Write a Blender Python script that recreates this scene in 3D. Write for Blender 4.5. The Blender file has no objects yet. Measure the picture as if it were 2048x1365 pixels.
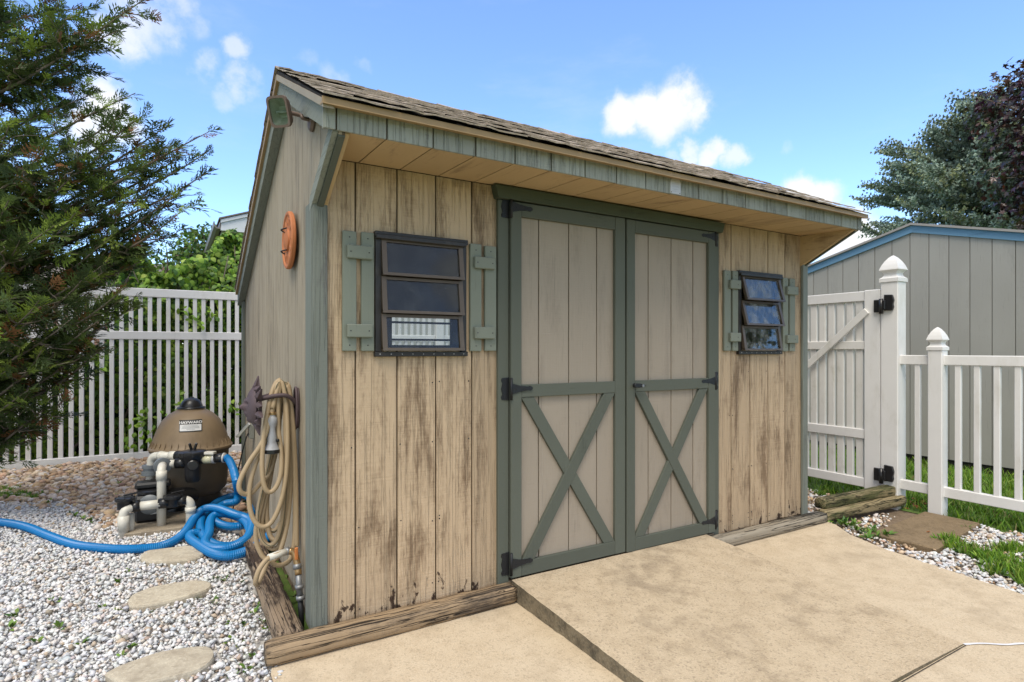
import bpy, bmesh, math, random
import numpy as np
from mathutils import Vector, Matrix, noise as mnoise

random.seed(7)
RNG = np.random.default_rng(7)
scene = bpy.context.scene
COL = scene.collection

# ------------------------------------------------------------------ camera
CAM = np.array([-.5621, -2.7027, 1.2639])
YAW = .5328
FPX = 1150.7
HORIZON = 700.4
cam_data = bpy.data.cameras.new('camera')
cam_data.sensor_width = 36.0
cam_data.lens = FPX / 2048 * 36
cam_data.shift_y = (HORIZON - 682.5) / 2048
cam_data.clip_start = .05
cam_data.clip_end = 3000
cam = bpy.data.objects.new('camera', cam_data)
COL.objects.link(cam)
cam.location = CAM
cam.rotation_euler = (math.pi / 2, 0, -YAW)
scene.camera = cam

FW = np.array([math.sin(YAW), math.cos(YAW), 0])
RT = np.array([math.cos(YAW), -math.sin(YAW), 0])
UP = np.array([0, 0, 1.])


def ray(x, y):
    """direction into the scene for a measured point of the photograph (survey helper)"""
    return FW + RT * (x - 1024) / FPX + UP * (HORIZON - y) / FPX


def onX(x, y, X):
    d = ray(x, y); return CAM + d * (X - CAM[0]) / d[0]


def onY(x, y, Y):
    d = ray(x, y); return CAM + d * (Y - CAM[1]) / d[1]


def onZ(x, y, Z):
    d = ray(x, y); return CAM + d * (Z - CAM[2]) / d[2]


def atD(x, y, D):
    return CAM + ray(x, y) * D


# ------------------------------------------------------------------ sun, sky, exposure
SUN_EL = math.radians(60)
SUN_AZ = math.radians(224)          # compass angle of the sun measured from +Y towards +X
sun_data = bpy.data.lights.new('sun', 'SUN')
sun_data.energy = 1.6
sun_data.angle = math.radians(30)
sun_data.color = (1.0, .93, .82)
sun = bpy.data.objects.new('sun', sun_data)
COL.objects.link(sun)
sdir = Vector((math.sin(SUN_AZ) * math.cos(SUN_EL), math.cos(SUN_AZ) * math.cos(SUN_EL), math.sin(SUN_EL)))
sun.rotation_euler = sdir.to_track_quat('Z', 'Y').to_euler()
sun.location = (-6, -6, 14)

world = bpy.data.worlds.new('World')
scene.world = world
world.use_nodes = True
SKY_STRENGTH = .15
scene.view_settings.view_transform = 'Standard'
scene.view_settings.look = 'None'
scene.view_settings.exposure = .95
scene.view_settings.gamma = 1
scene.cycles.max_bounces = 6
scene.cycles.diffuse_bounces = 3
scene.cycles.transparent_max_bounces = 16


class Net:
    """small helper to write node trees"""
    def __init__(self, nt):
        self.nt = nt

    def n(self, typ, **kw):
        node = self.nt.nodes.new(typ)
        ins = kw.pop('ins', {})
        for k, v in kw.items():
            setattr(node, k, v)
        for k, v in ins.items():
            sock = node.inputs[k]
            if isinstance(v, bpy.types.NodeSocket):
                self.nt.links.new(v, sock)
            else:
                sock.default_value = v
        return node

    def math(self, op, a, b=None, c=None, clamp=False):
        d = {0: a}
        if b is not None: d[1] = b
        if c is not None: d[2] = c
        return self.n('ShaderNodeMath', operation=op, use_clamp=clamp, ins=d).outputs[0]

    def vmath(self, op, a, b=None, out=0):
        d = {0: a}
        if b is not None: d[1] = b
        return self.n('ShaderNodeVectorMath', operation=op, ins=d).outputs[out]

    def smooth(self, v, a, b):
        return self.n('ShaderNodeMapRange', interpolation_type='SMOOTHSTEP',
                      ins={'Value': v, 'From Min': a, 'From Max': b, 'To Min': 0., 'To Max': 1.}).outputs[0]

    def mix(self, f, a, b, blend='MIX'):
        m = self.n('ShaderNodeMix', data_type='RGBA', blend_type=blend)
        for sock, v in ((m.inputs[0], f), (m.inputs[6], a), (m.inputs[7], b)):
            if isinstance(v, bpy.types.NodeSocket):
                self.nt.links.new(v, sock)
            else:
                sock.default_value = v if not isinstance(v, tuple) or len(v) == 4 else (*v, 1)
        return m.outputs[2]

    def noise(self, vec, scale=5., detail=3., rough=.55, dist=0.):
        return self.n('ShaderNodeTexNoise', ins={'Vector': vec, 'Scale': scale, 'Detail': detail,
                                                 'Roughness': rough, 'Distortion': dist}).outputs[0]


def build_sky():
    nt = world.node_tree
    nt.nodes.clear()
    N = Net(nt)
    sky = N.n('ShaderNodeTexSky', sky_type='NISHITA', sun_disc=False, sun_elevation=SUN_EL,
              sun_rotation=SUN_AZ, altitude=50., air_density=1.0, dust_density=.15, ozone_density=2.6)
    d = N.n('ShaderNodeTexCoord').outputs['Generated']
    wob = N.n('ShaderNodeTexNoise', ins={'Vector': d, 'Scale': 9., 'Detail': 7., 'Roughness': .62}).outputs[1]
    w2 = N.vmath('SUBTRACT', wob, (.5, .5, .5))
    w3 = N.vmath('SCALE', w2); w3.node.inputs['Scale'].default_value = .085
    dw = N.vmath('NORMALIZE', N.vmath('ADD', d, w3))
    clouds = []
    for px, py, r, dens in [(1245, 236, 46, 1), (1300, 222, 52, 1), (1355, 212, 56, 1), (1395, 222, 40, .9), (1330, 242, 46, .9),
                            (1385, 305, 26, .75), (1430, 306, 30, .85), (1470, 312, 22, .7), (1345, 312, 20, .4),
                            (1600, 388, 42, 1), (1640, 398, 36, 1), (1720, 470, 55, 1), (1690, 510, 55, .9),
                            (235, 80, 44, .75), (268, 58, 44, .65), (330, 45, 40, .5), (385, 42, 30, .35), (350, 2, 36, .5), (250, 5, 44, .6),
                            (405, 132, 26, .42), (465, 108, 24, .55), (475, 165, 28, .5), (505, 172, 24, .4), (440, 190, 24, .35),
                            (200, 218, 48, .95), (235, 240, 40, .85), (165, 245, 45, .9), (245, 185, 20, .3),
                            (665, 162, 28, .30), (730, 132, 16, .2), (1575, 295, 14, .2), (620, 128, 18, .2)]:
        c = ray(px, py); c /= np.linalg.norm(c)
        clouds.append((tuple(c), r / FPX, dens))
    rg = random.Random(3)
    for _ in range(7):          # the same fair-weather clouds over the rest of the sky
        az = YAW + math.radians(50 + rg.random() * 260); el = math.radians(10 + 50 * rg.random())
        for k in range(2):
            a2 = az + (rg.random() - .5) * .14; e2 = el + (rg.random() - .5) * .05
            clouds.append(((math.sin(a2) * math.cos(e2), math.cos(a2) * math.cos(e2), math.sin(e2)),
                           .04 + .05 * rg.random(), .9))
    m = None
    for c, r, dens in clouds:
        dist = N.vmath('DISTANCE', dw, c, out=1)
        v = N.n('ShaderNodeMapRange', interpolation_type='SMOOTHSTEP',
                ins={'Value': dist, 'From Min': r * .35, 'From Max': r * 1.25, 'To Min': dens, 'To Max': 0.}).outputs[0]
        m = v if m is None else N.math('MAXIMUM', m, v)
    fine = N.noise(d, 22., 6., .65)
    m2 = N.math('MULTIPLY', m, N.smooth(N.math('ADD', fine, N.math('MULTIPLY', m, .35)), .34, .80))
    wisp = N.smooth(N.noise(N.vmath('MULTIPLY', d, (1., 1., 3.5)), 3.2, 8., .62), .50, .80)
    m3 = N.math('MAXIMUM', m2, N.math('ADD', N.math('MULTIPLY', wisp, .16), .015))
    # unseen cloud cover inferred from soft shadows, added broad to whiten the fill light
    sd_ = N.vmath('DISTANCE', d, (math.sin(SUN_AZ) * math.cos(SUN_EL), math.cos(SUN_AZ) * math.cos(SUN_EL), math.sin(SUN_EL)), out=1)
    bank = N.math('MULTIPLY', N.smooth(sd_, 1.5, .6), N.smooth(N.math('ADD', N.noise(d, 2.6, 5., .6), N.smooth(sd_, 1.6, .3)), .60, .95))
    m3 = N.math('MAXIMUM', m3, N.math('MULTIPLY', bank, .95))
    skyc = N.mix(1.0, sky.outputs[0], (.88, 1.0, 1.2, 1), 'MULTIPLY')
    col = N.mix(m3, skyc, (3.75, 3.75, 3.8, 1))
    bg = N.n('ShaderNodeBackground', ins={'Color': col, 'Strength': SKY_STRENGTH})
    out = N.n('ShaderNodeOutputWorld')
    nt.links.new(bg.outputs[0], out.inputs[0])


build_sky()


# ------------------------------------------------------------------ materials
def lin(r, g, b):
    f = lambda v: (v / 255 / 12.92) if v / 255 <= .04045 else ((v / 255 + .055) / 1.055) ** 2.4
    return (f(r), f(g), f(b), 1)


def new_mat(name):
    m = bpy.data.materials.new(name)
    m.use_nodes = True
    nt = m.node_tree
    b = nt.nodes['Principled BSDF']
    return m, Net(nt), b


def setc(N, b, key, v):
    if isinstance(v, bpy.types.NodeSocket):
        N.nt.links.new(v, b.inputs[key])
    else:
        b.inputs[key].default_value = v


def bump(N, b, h, strength=.4, dist=.004):
    bn = N.n('ShaderNodeBump', ins={'Height': h, 'Strength': strength, 'Distance': dist})
    N.nt.links.new(bn.outputs[0], b.inputs['Normal'])


GRAIN = {'x': (1.6, 60, 60), 'y': (60, 1.6, 60), 'z': (60, 60, 1.6)}
BLOT = {'x': (1.5, 8, 8), 'y': (8, 1.5, 8), 'z': (8, 8, 1.5)}
SAW = {'x': (150, 9, 9), 'y': (9, 150, 9), 'z': (9, 9, 150)}


def painted(name, col, worn, axis='z', wear=.35, soft=.16, rough=.75, var=.12, bmp=.5, peel=None, speck=True, saw=.16, shift=0., cracks=0.):
    """weathered painted timber: grain along `axis`, worn streaks showing the bare wood"""
    m, N, b = new_mat(name)
    p = N.n('ShaderNodeNewGeometry').outputs['Position']
    rnd = N.n('ShaderNodeObjectInfo').outputs['Random']
    off = N.n('ShaderNodeCombineXYZ', ins={0: N.math('MULTIPLY', rnd, 3.), 1: N.math('MULTIPLY', rnd, 5.), 2: N.math('MULTIPLY', rnd, 7.)}).outputs[0]
    p = N.vmath('ADD', p, off)
    g = N.noise(N.vmath('MULTIPLY', p, GRAIN[axis]), 1., 3., .6, .4)
    bl = N.noise(N.vmath('MULTIPLY', p, BLOT[axis]), 1., 4., .6, .6)
    sw = N.noise(N.vmath('MULTIPLY', p, SAW[axis]), 1., 2., .5)
    big = N.noise(p, 1.3, 2., .5)
    gate = N.math('ADD', N.math('MULTIPLY', bl, .72), N.math('MULTIPLY', big, .28))
    gate = N.math('ADD', N.math('MULTIPLY', N.math('ADD', gate, -.5), 1.9), wear - .42 + shift)
    fg = N.noise(N.vmath('MULTIPLY', p, tuple(k * 1.5 if k > 5 else k * 9 for k in GRAIN[axis])), 1., 4., .7)
    s = N.math('ADD', N.math('MULTIPLY', fg, .62), N.math('ADD', N.math('MULTIPLY', sw, saw), N.math('MULTIPLY', g, .38 - saw)))
    mask = N.smooth(N.math('ADD', s, gate), .50 - soft * .25, .50 + soft)
    v = N.math('ADD', N.math('MULTIPLY', N.math('ADD', rnd, -.5), var * 2), N.math('ADD', 1., N.math('MULTIPLY', N.math('ADD', big, -.5), .3)))
    cc = N.mix(mask, col, worn)
    fleck = N.smooth(N.noise(N.vmath('MULTIPLY', p, tuple(a * 2.2 for a in GRAIN[axis])), 1., 3., .6), .64, .76)
    cc = N.mix(N.math('MULTIPLY', fleck, .45), cc, tuple(c * .35 for c in worn[:3]) + (1,))
    if cracks:
        cr = N.noise(N.vmath('MULTIPLY', p, tuple(k * .75 if k > 5 else k * .55 for k in GRAIN[axis])), 1., 3., .5, .3)
        line = N.smooth(N.math('ABSOLUTE', N.math('ADD', cr, -.5)), .028, .006)
        cc = N.mix(N.math('MULTIPLY', line, cracks), cc, tuple(c * .18 for c in worn[:3]) + (1,))
        g = N.math('SUBTRACT', g, N.math('MULTIPLY', line, 1.2))
    if peel is not None:        # bare rotten wood where the sheet meets the damp, patchy
        z = N.n('ShaderNodeSeparateXYZ', ins={0: N.n('ShaderNodeNewGeometry').outputs['Position']})
        hgt = N.n('ShaderNodeMapRange', ins={'Value': z.outputs[2], 'From Min': 0., 'From Max': peel[1], 'To Min': peel[2], 'To Max': 0.}).outputs[0]
        pm = N.smooth(N.math('ADD', N.noise(N.vmath('MULTIPLY', p, (16, 16, 9)), 1., 5., .65, .5), hgt), .74, .80)
        cc = N.mix(pm, cc, peel[0])
    hsv = N.n('ShaderNodeHueSaturation', ins={'Value': v, 'Color': cc})
    setc(N, b, 'Base Color', hsv.outputs[0])
    b.inputs['Roughness'].default_value = rough
    b.inputs['Specular IOR Level'].default_value = .25
    bump(N, b, N.math('ADD', N.math('MULTIPLY', g, .8), N.math('MULTIPLY', sw, .5)), bmp, .004)
    return m


def plain(name, col, rough=.5, metal=0., spec=.5, var=.08, nscale=14., bmp=.0, dirt=None, dirtamt=.35, coat=0.):
    m, N, b = new_mat(name)
    p = N.n('ShaderNodeNewGeometry').outputs['Position']
    rnd = N.n('ShaderNodeObjectInfo').outputs['Random']
    nz = N.noise(p, nscale, 5., .6)
    v = N.math('ADD', 1 - var, N.math('MULTIPLY', nz, var * 2))
    v = N.math('ADD', v, N.math('MULTIPLY', N.math('ADD', rnd, -.5), var))
    c = col
    if dirt is not None:
        dm = N.smooth(N.noise(N.vmath('MULTIPLY', p, (1, 1, .45)), nscale * .6, 6., .68), .50, .78)
        c = N.mix(N.math('MULTIPLY', dm, dirtamt), col, dirt)
    hsv = N.n('ShaderNodeHueSaturation', ins={'Value': v, 'Color': c})
    setc(N, b, 'Base Color', hsv.outputs[0])
    b.inputs['Metallic'].default_value = metal
    b.inputs['Specular IOR Level'].default_value = spec
    b.inputs['Coat Weight'].default_value = coat
    rr = N.math('ADD', rough - .08, N.math('MULTIPLY', nz, .16))
    setc(N, b, 'Roughness', rr)
    if bmp:
        bump(N, b, N.noise(p, nscale * 6, 4., .6), bmp, .003)
    return m


def concrete(name, c1, c2, dark, speck=260., bmp=.5, stain=.45, moss=None):
    m, N, b = new_mat(name)
    p = N.n('ShaderNodeNewGeometry').outputs['Position']
    a = N.noise(p, speck, 3., .7)
    vor = N.n('ShaderNodeTexVoronoi', ins={'Vector': p, 'Scale': speck * .55})
    mid = N.noise(p, 9., 6., .65)
    bigs = N.noise(p, 1.7, 5., .6, .3)
    c = N.mix(N.smooth(mid, .35, .68), c1, c2)
    c = N.mix(N.math('MULTIPLY', N.smooth(a, .46, .66), .55), c, tuple(min(1, k * 1.35) for k in c1[:3]) + (1,))
    peb = N.math('MULTIPLY', N.smooth(vor.outputs['Color'], .62, .9), .36)
    c = N.mix(peb, c, dark)
    sm = N.smooth(N.math('ADD', N.math('MULTIPLY', bigs, .62), N.math('MULTIPLY', mid, .38)), .50, .68)
    sm = N.math('MULTIPLY', sm, N.math('ADD', .35, N.smooth(a, .38, .58)))
    c = N.mix(N.math('MULTIPLY', sm, stain), c, dark)
    if moss is not None:
        mm = N.smooth(N.noise(p, 4.5, 5., .7), .56, .74)
        c = N.mix(N.math('MULTIPLY', mm, .6), c, moss)
    setc(N, b, 'Base Color', c)
    b.inputs['Roughness'].default_value = .9
    b.inputs['Specular IOR Level'].default_value = .2
    bump(N, b, N.math('ADD', N.math('MULTIPLY', a, .6), N.math('MULTIPLY', vor.outputs['Distance'], .6)), bmp, .004)
    return m


def tinted(name, rough=.6, spec=.3, transl=0., tcol=None, bmp=0., nscale=60., gain=1., mottle=.0):
    """colour of each stone / leaf comes from its own colour attribute"""
    m, N, b = new_mat(name)
    at = N.n('ShaderNodeAttribute', attribute_name='tint').outputs['Color']
    c = at
    if mottle:
        p = N.n('ShaderNodeNewGeometry').outputs['Position']
        nz = N.noise(p, nscale, 4., .65)
        c = N.n('ShaderNodeHueSaturation', ins={'Value': N.math('ADD', 1 - mottle, N.math('MULTIPLY', nz, 2 * mottle)), 'Color': at}).outputs[0]
    setc(N, b, 'Base Color', c)
    b.inputs['Roughness'].default_value = rough
    b.inputs['Specular IOR Level'].default_value = spec
    if bmp:
        p = N.n('ShaderNodeNewGeometry').outputs['Position']
        bump(N, b, N.noise(p, nscale * 3, 4., .6), bmp, .002)
    if transl:
        t = N.n('ShaderNodeBsdfTranslucent')
        N.nt.links.new(c, t.inputs[0])
        ms = N.n('ShaderNodeMixShader', ins={0: transl})
        N.nt.links.new(b.outputs[0], ms.inputs[1]); N.nt.links.new(t.outputs[0], ms.inputs[2])
        N.nt.links.new(ms.outputs[0], N.nt.nodes['Material Output'].inputs[0])
    return m


def glass_mat(name, dust=.10, tint=(.8, .84, .84, 1), fk=1.):
    m, N, b = new_mat(name)
    nt = m.node_tree
    p = N.n('ShaderNodeNewGeometry').outputs['Position']
    tr = N.n('ShaderNodeBsdfTransparent', ins={'Color': tint})
    gl = N.n('ShaderNodeBsdfGlossy', ins={'Roughness': .02, 'Color': (1, 1, 1, 1)})
    fr = N.n('ShaderNodeFresnel', ins={'IOR': 1.55})
    ms = N.n('ShaderNodeMixShader')
    f2 = N.math('MULTIPLY', fr.outputs[0], fk, clamp=True)
    nt.links.new(f2, ms.inputs[0]); nt.links.new(tr.outputs[0], ms.inputs[1]); nt.links.new(gl.outputs[0], ms.inputs[2])
    df = N.n('ShaderNodeBsdfDiffuse', ins={'Color': (.55, .55, .52, 1)})
    smear = N.smooth(N.noise(p, 12., 6., .7), .40, .80)
    spk = N.smooth(N.noise(p, 120., 2., .5), .72, .78)
    dm = N.math('ADD', N.math('MULTIPLY', smear, dust), N.math('MULTIPLY', spk, .5), clamp=True)
    m2 = N.n('ShaderNodeMixShader')
    nt.links.new(dm, m2.inputs[0]); nt.links.new(ms.outputs[0], m2.inputs[1]); nt.links.new(df.outputs[0], m2.inputs[2])
    nt.links.new(m2.outputs[0], nt.nodes['Material Output'].inputs[0])
    return m


M = {}
BEIGE = (.46, .335, .195, 1)
M['siding'] = painted('siding_paint', (.45, .336, .218, 1), (.185, .125, .075, 1), 'z', wear=.42, soft=.34, bmp=.8, cracks=.10, peel=((.05, .03, .019, 1), .36, .20))
M['n_groove'] = plain('grey_groove', (.13, .125, .11, 1), .9, nscale=40)
M['siding_groove'] = plain('siding_groove', (.10, .075, .05, 1), .9, nscale=40)
M['gable'] = painted('gable_siding_paint', (.36, .305, .225, 1), (.235, .195, .142, 1), 'z', wear=.42, soft=.4, bmp=.5, var=.04, saw=.10, cracks=.35)
M['soffit'] = painted('soffit_paint', (.47, .335, .18, 1), (.27, .185, .10, 1), 'y', wear=.28, soft=.3, bmp=.2, var=.06)
M['trim'] = painted('weathered_green_trim', (.165, .178, .152, 1), (.10, .098, .092, 1), 'z', wear=.24, soft=.3, bmp=.6, cracks=.22)
M['trim_x'] = painted('weathered_green_board', (.19, .21, .178, 1), (.09, .092, .088, 1), 'x', wear=.35, soft=.2, bmp=.5, cracks=.5)
M['trim_rake'] = painted('rake_board_paint', (.205, .218, .185, 1), (.125, .127, .112, 1), 'y', wear=.16, soft=.3, bmp=.5, cracks=.25)
M['fascia'] = painted('fascia_paint', (.275, .287, .25, 1), (.085, .085, .078, 1), 'z', wear=.28, soft=.3, bmp=.9, var=.10, cracks=.2)
M['dark_green'] = painted('dark_green_trim', (.092, .101, .080, 1), (.058, .064, .051, 1), 'z', wear=.15, soft=.3, bmp=.25, var=.05)
M['dark_green_x'] = painted('dark_green_rail', (.092, .101, .080, 1), (.058, .064, .051, 1), 'x', wear=.15, soft=.3, bmp=.25, var=.05)
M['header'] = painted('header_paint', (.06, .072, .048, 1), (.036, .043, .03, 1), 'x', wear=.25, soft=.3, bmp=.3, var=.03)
M['door'] = painted('door_panel_paint', (.30, .255, .20, 1), (.24, .202, .158, 1), 'z', wear=.36, soft=.4, bmp=.35, var=.03)
M['shutter'] = painted('shutter_paint', (.185, .202, .162, 1), (.12, .128, .10, 1), 'z', wear=.18, soft=.3, bmp=.25, var=.05)
M['timber'] = painted('landscape_timber_wood', (.30, .215, .13, 1), (.09, .068, .048, 1), 'x', wear=.40, soft=.25, bmp=1., var=.1, saw=.0, cracks=.95)
M['timber_gray'] = painted('grey_timber_wood', (.27, .235, .18, 1), (.06, .054, .046, 1), 'x', wear=.44, soft=.22, bmp=1., var=.1, saw=.0, cracks=.95)
M['timber_y'] = painted('rotten_timber_wood', (.27, .20, .135, 1), (.055, .036, .025, 1), 'y', wear=.46, soft=.2, bmp=1., var=.1, saw=.0, cracks=.95)
M['timber_moss'] = painted('mossy_timber_wood', (.27, .215, .12, 1), (.075, .078, .03, 1), 'x', wear=.48, soft=.25, bmp=1., var=.1, saw=.0, cracks=.95)
M['skid'] = painted('skid_beam_wood', (.27, .205, .13, 1), (.09, .07, .05, 1), 'x', wear=.45, soft=.2, bmp=.6)
M['bronze'] = plain('bronze_aluminium', (.105, .078, .054, 1), .45, .35, nscale=30, dirt=(.2, .17, .13, 1), dirtamt=.3)
M['bronze_dark'] = plain('dark_window_frame', (.022, .019, .017, 1), .5, .2, nscale=30, dirt=(.1, .085, .07, 1), dirtamt=.4)
M['glass'] = glass_mat('window_glass', .035, fk=.5)
M['glass_dust_reflection'] = glass_mat('dusty_reflection_window_glass', .34, fk=.20)  # real dust plus extra grey put in for a pale sky reflection
M['iron'] = plain('black_iron', (.014, .015, .017, 1), .5, .3, nscale=60, bmp=.4)
M['black'] = plain('black_plastic', (.012, .012, .013, 1), .32, 0, .5, nscale=40)
M['drip'] = plain('tan_drip_edge', (.33, .215, .095, 1), .5, .1, nscale=8, dirt=(.12, .08, .04, 1))
M['white_mould'] = plain('weathered_rake_moulding', (.30, .255, .19, 1), .7, nscale=10, dirt=(.14, .11, .08, 1))
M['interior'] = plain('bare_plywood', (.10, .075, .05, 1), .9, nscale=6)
M['vinyl'] = plain('white_vinyl', (.72, .705, .68, 1), .45, 0, .4, var=.05, nscale=7, dirt=(.40, .37, .28, 1), dirtamt=.40)
M['vinyl_dirty'] = plain('dirty_white_vinyl', (.68, .66, .62, 1), .5, 0, .35, var=.05, nscale=9, dirt=(.30, .28, .18, 1), dirtamt=.55)
M['patio'] = concrete('patio_concrete', (.53, .437, .312, 1), (.475, .383, .265, 1), (.26, .21, .15, 1), 240, .35, .30)
M['ramp'] = concrete('ramp_concrete', (.505, .408, .283, 1), (.425, .335, .225, 1), (.17, .135, .098, 1), 215, 1., .46)
M['ramp_side'] = concrete('ramp_side_concrete', (.20, .165, .11, 1), (.12, .10, .07, 1), (.03, .028, .022, 1), 120, 1., .8, moss=(.09, .085, .03, 1))
M['paver'] = concrete('paver_concrete', (.225, .165, .10, 1), (.165, .12, .07, 1), (.08, .06, .04, 1), 150, .8, .5)
M['pad'] = concrete('pad_concrete', (.32, .27, .20, 1), (.24, .20, .15, 1), (.10, .085, .07, 1), 150, .5, .4)
M['flag'] = concrete('flagstone', (.48, .43, .335, 1), (.41, .355, .27, 1), (.25, .21, .16, 1), 90, .5, .4)
M['seal'] = plain('white_crack_sealant', (.72, .72, .74, 1), .5, nscale=20)
M['far_grass'] = concrete('mown_grass_ground', (.115, .185, .04, 1), (.085, .145, .035, 1), (.13, .12, .05, 1), 60, .8, .5)
M['soil'] = concrete('soil', (.20, .15, .105, 1), (.14, .105, .07, 1), (.07, .05, .035, 1), 90, .8, .4)
M['gravel_bed'] = concrete('gravel_bed', (.50, .48, .45, 1), (.40, .385, .36, 1), (.20, .19, .175, 1), 55, 1., .3)
M['stone'] = tinted('gravel_stone', .75, .3, mottle=.16, nscale=70, bmp=.5)
M['leaf'] = tinted('leaf', .5, .35, transl=.28)
M['spray'] = tinted('conifer_spray', .6, .2, transl=.22)
M['purple'] = tinted('purple_maple_leaf', .30, .6, transl=.14)
M['needle'] = tinted('spruce_needle', .6, .25, transl=.05)
M['grass'] = tinted('grass_blade', .5, .3, transl=.3)
M['shingle'] = concrete('asphalt_shingle', (.44, .37, .30, 1), (.34, .28, .22, 1), (.12, .096, .078, 1), 130, .9, .5)
M['shingle_dark'] = concrete('shingle_underlay', (.05, .042, .036, 1), (.035, .03, .026, 1), (.015, .013, .012, 1), 130, .6, .4)
M['bark'] = painted('tree_bark', (.15, .105, .07, 1), (.05, .036, .027, 1), 'z', wear=.5, soft=.25, bmp=1.)
M['twig'] = plain('twig_bark', (.19, .15, .115, 1), .85, nscale=40, bmp=.5)
M['pvc'] = plain('pvc_pipe', (.60, .575, .50, 1), .38, 0, .5, var=.05, nscale=14, dirt=(.38, .34, .26, 1), dirtamt=.4)
M['pvc_gray'] = plain('grey_pvc_union', (.13, .145, .155, 1), .45, nscale=30)
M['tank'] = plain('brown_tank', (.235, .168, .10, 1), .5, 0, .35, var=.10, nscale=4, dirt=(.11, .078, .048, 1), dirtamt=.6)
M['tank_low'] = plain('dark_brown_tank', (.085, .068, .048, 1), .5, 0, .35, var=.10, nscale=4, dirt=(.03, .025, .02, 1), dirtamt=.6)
M['sight'] = plain('sight_glass_plastic', (.52, .50, .34, 1), .2, nscale=20)
M['label_w'] = plain('label_white', (.55, .55, .54, 1), .5, nscale=60)
M['label_k'] = plain('label_black', (.01, .01, .01, 1), .4)
M['blue'] = plain('blue_hose', (.0, .155, .41, 1), .36, 0, .5, var=.06, nscale=6)
M['tan_hose'] = plain('tan_garden_hose', (.37, .275, .165, 1), .5, 0, .35, var=.10, nscale=10, dirt=(.23, .175, .11, 1), dirtamt=.5)
M['stripe'] = plain('hose_stripe', (.08, .085, .05, 1), .5)
M['nozzle'] = plain('worn_grey_nozzle', (.33, .335, .35, 1), .6, .1, nscale=45, dirt=(.2, .16, .13, 1), dirtamt=.6)
M['brass'] = plain('brass_fitting', (.38, .25, .12, 1), .35, .8, nscale=30)
M['galv'] = plain('galvanised_pipe', (.24, .25, .26, 1), .5, .6, nscale=30, dirt=(.12, .07, .04, 1), dirtamt=.6)
M['orange'] = plain('orange_valve_handle', (.50, .17, .045, 1), .5, nscale=40)
M['purple_iron'] = plain('plum_cast_iron', (.082, .055, .060, 1), .6, .15, nscale=50, bmp=.5)
M['terracotta'] = plain('terracotta', (.44, .15, .052, 1), .7, nscale=35, bmp=.5, dirt=(.30, .08, .025, 1), dirtamt=.5)
M['gray_box'] = plain('grey_outlet_box', (.18, .18, .15, 1), .5, nscale=20)
M['lamp_body'] = plain('rusty_lamp_body', (.16, .11, .085, 1), .6, .25, nscale=40, dirt=(.30, .27, .24, 1), dirtamt=.6)
M['reflector'] = plain('dull_reflector', (.50, .50, .42, 1), .5, .3, nscale=40, dirt=(.30, .27, .18, 1), dirtamt=.5)
M['lens'] = glass_mat('lamp_lens', .05, fk=.7)
M['tin'] = plain('white_tin', (.46, .45, .43, 1), .45, .2, nscale=60, dirt=(.3, .29, .27, 1))
M['n_siding'] = painted('grey_siding_paint', (.315, .30, .265, 1), (.26, .248, .22, 1), 'z', wear=.25, soft=.4, bmp=.35, var=.03, saw=.2)
M['n_blue'] = painted('blue_trim_paint', (.125, .24, .345, 1), (.09, .18, .26, 1), 'y', wear=.2, soft=.3, bmp=.3, var=.04)
M['n_roof'] = plain('grey_roof_edge', (.28, .26, .24, 1), .8, nscale=30)
M['h_white'] = plain('white_aluminium', (.62, .64, .66, 1), .45, nscale=6)
M['h_soffit'] = plain('tan_soffit_panel', (.42, .39, .30, 1), .6, nscale=6)
M['h_gutter'] = plain('grey_gutter', (.20, .18, .16, 1), .5, nscale=6)
M['h_wall'] = plain('pale_siding', (.45, .42, .38, 1), .7, nscale=4)
def brick_mat():
    m, N, b = new_mat('red_brickwork')
    p = N.n('ShaderNodeNewGeometry').outputs['Position']
    sp = N.n('ShaderNodeSeparateXYZ', ins={0: p})
    v = N.n('ShaderNodeCombineXYZ', ins={0: sp.outputs[0], 1: sp.outputs[2]}).outputs[0]
    bt = N.n('ShaderNodeTexBrick', ins={'Vector': v, 'Color1': (.33, .15, .11, 1), 'Color2': (.25, .11, .08, 1), 'Mortar': (.45, .40, .36, 1), 'Scale': 4.5, 'Mortar Size': .02})
    setc(N, b, 'Base Color', bt.outputs[0]); b.inputs['Roughness'].default_value = .9
    return m


M['brick'] = brick_mat()
M['h_roof'] = plain('house_shingles', (.15, .13, .115, 1), .85, nscale=20)


# ------------------------------------------------------------------ builders
WL = {}


def wloc(o):
    return WL.get(o.name, Vector((0, 0, 0))) if o else Vector((0, 0, 0))


def tag(o, label=None, cat=None, group=None, kind=None):
    if label: o['label'] = label
    if cat: o['category'] = cat
    if group: o['group'] = group
    if kind: o['kind'] = kind
    return o


def thing(name, loc, label, cat, group=None):
    o = bpy.data.objects.new(name, None)
    COL.objects.link(o)
    o.empty_display_size = .1
    o.location = loc
    WL[o.name] = Vector(loc)
    return tag(o, label, cat, group)


def place(name, me, m, parent, wl):
    if m is not None and not me.materials:
        me.materials.append(m)
    o = bpy.data.objects.new(name, me)
    COL.objects.link(o)
    wl = Vector(wl)
    if parent is not None:
        o.parent = parent
    o.location = wl - wloc(parent)
    WL[o.name] = wl
    return o


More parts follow.
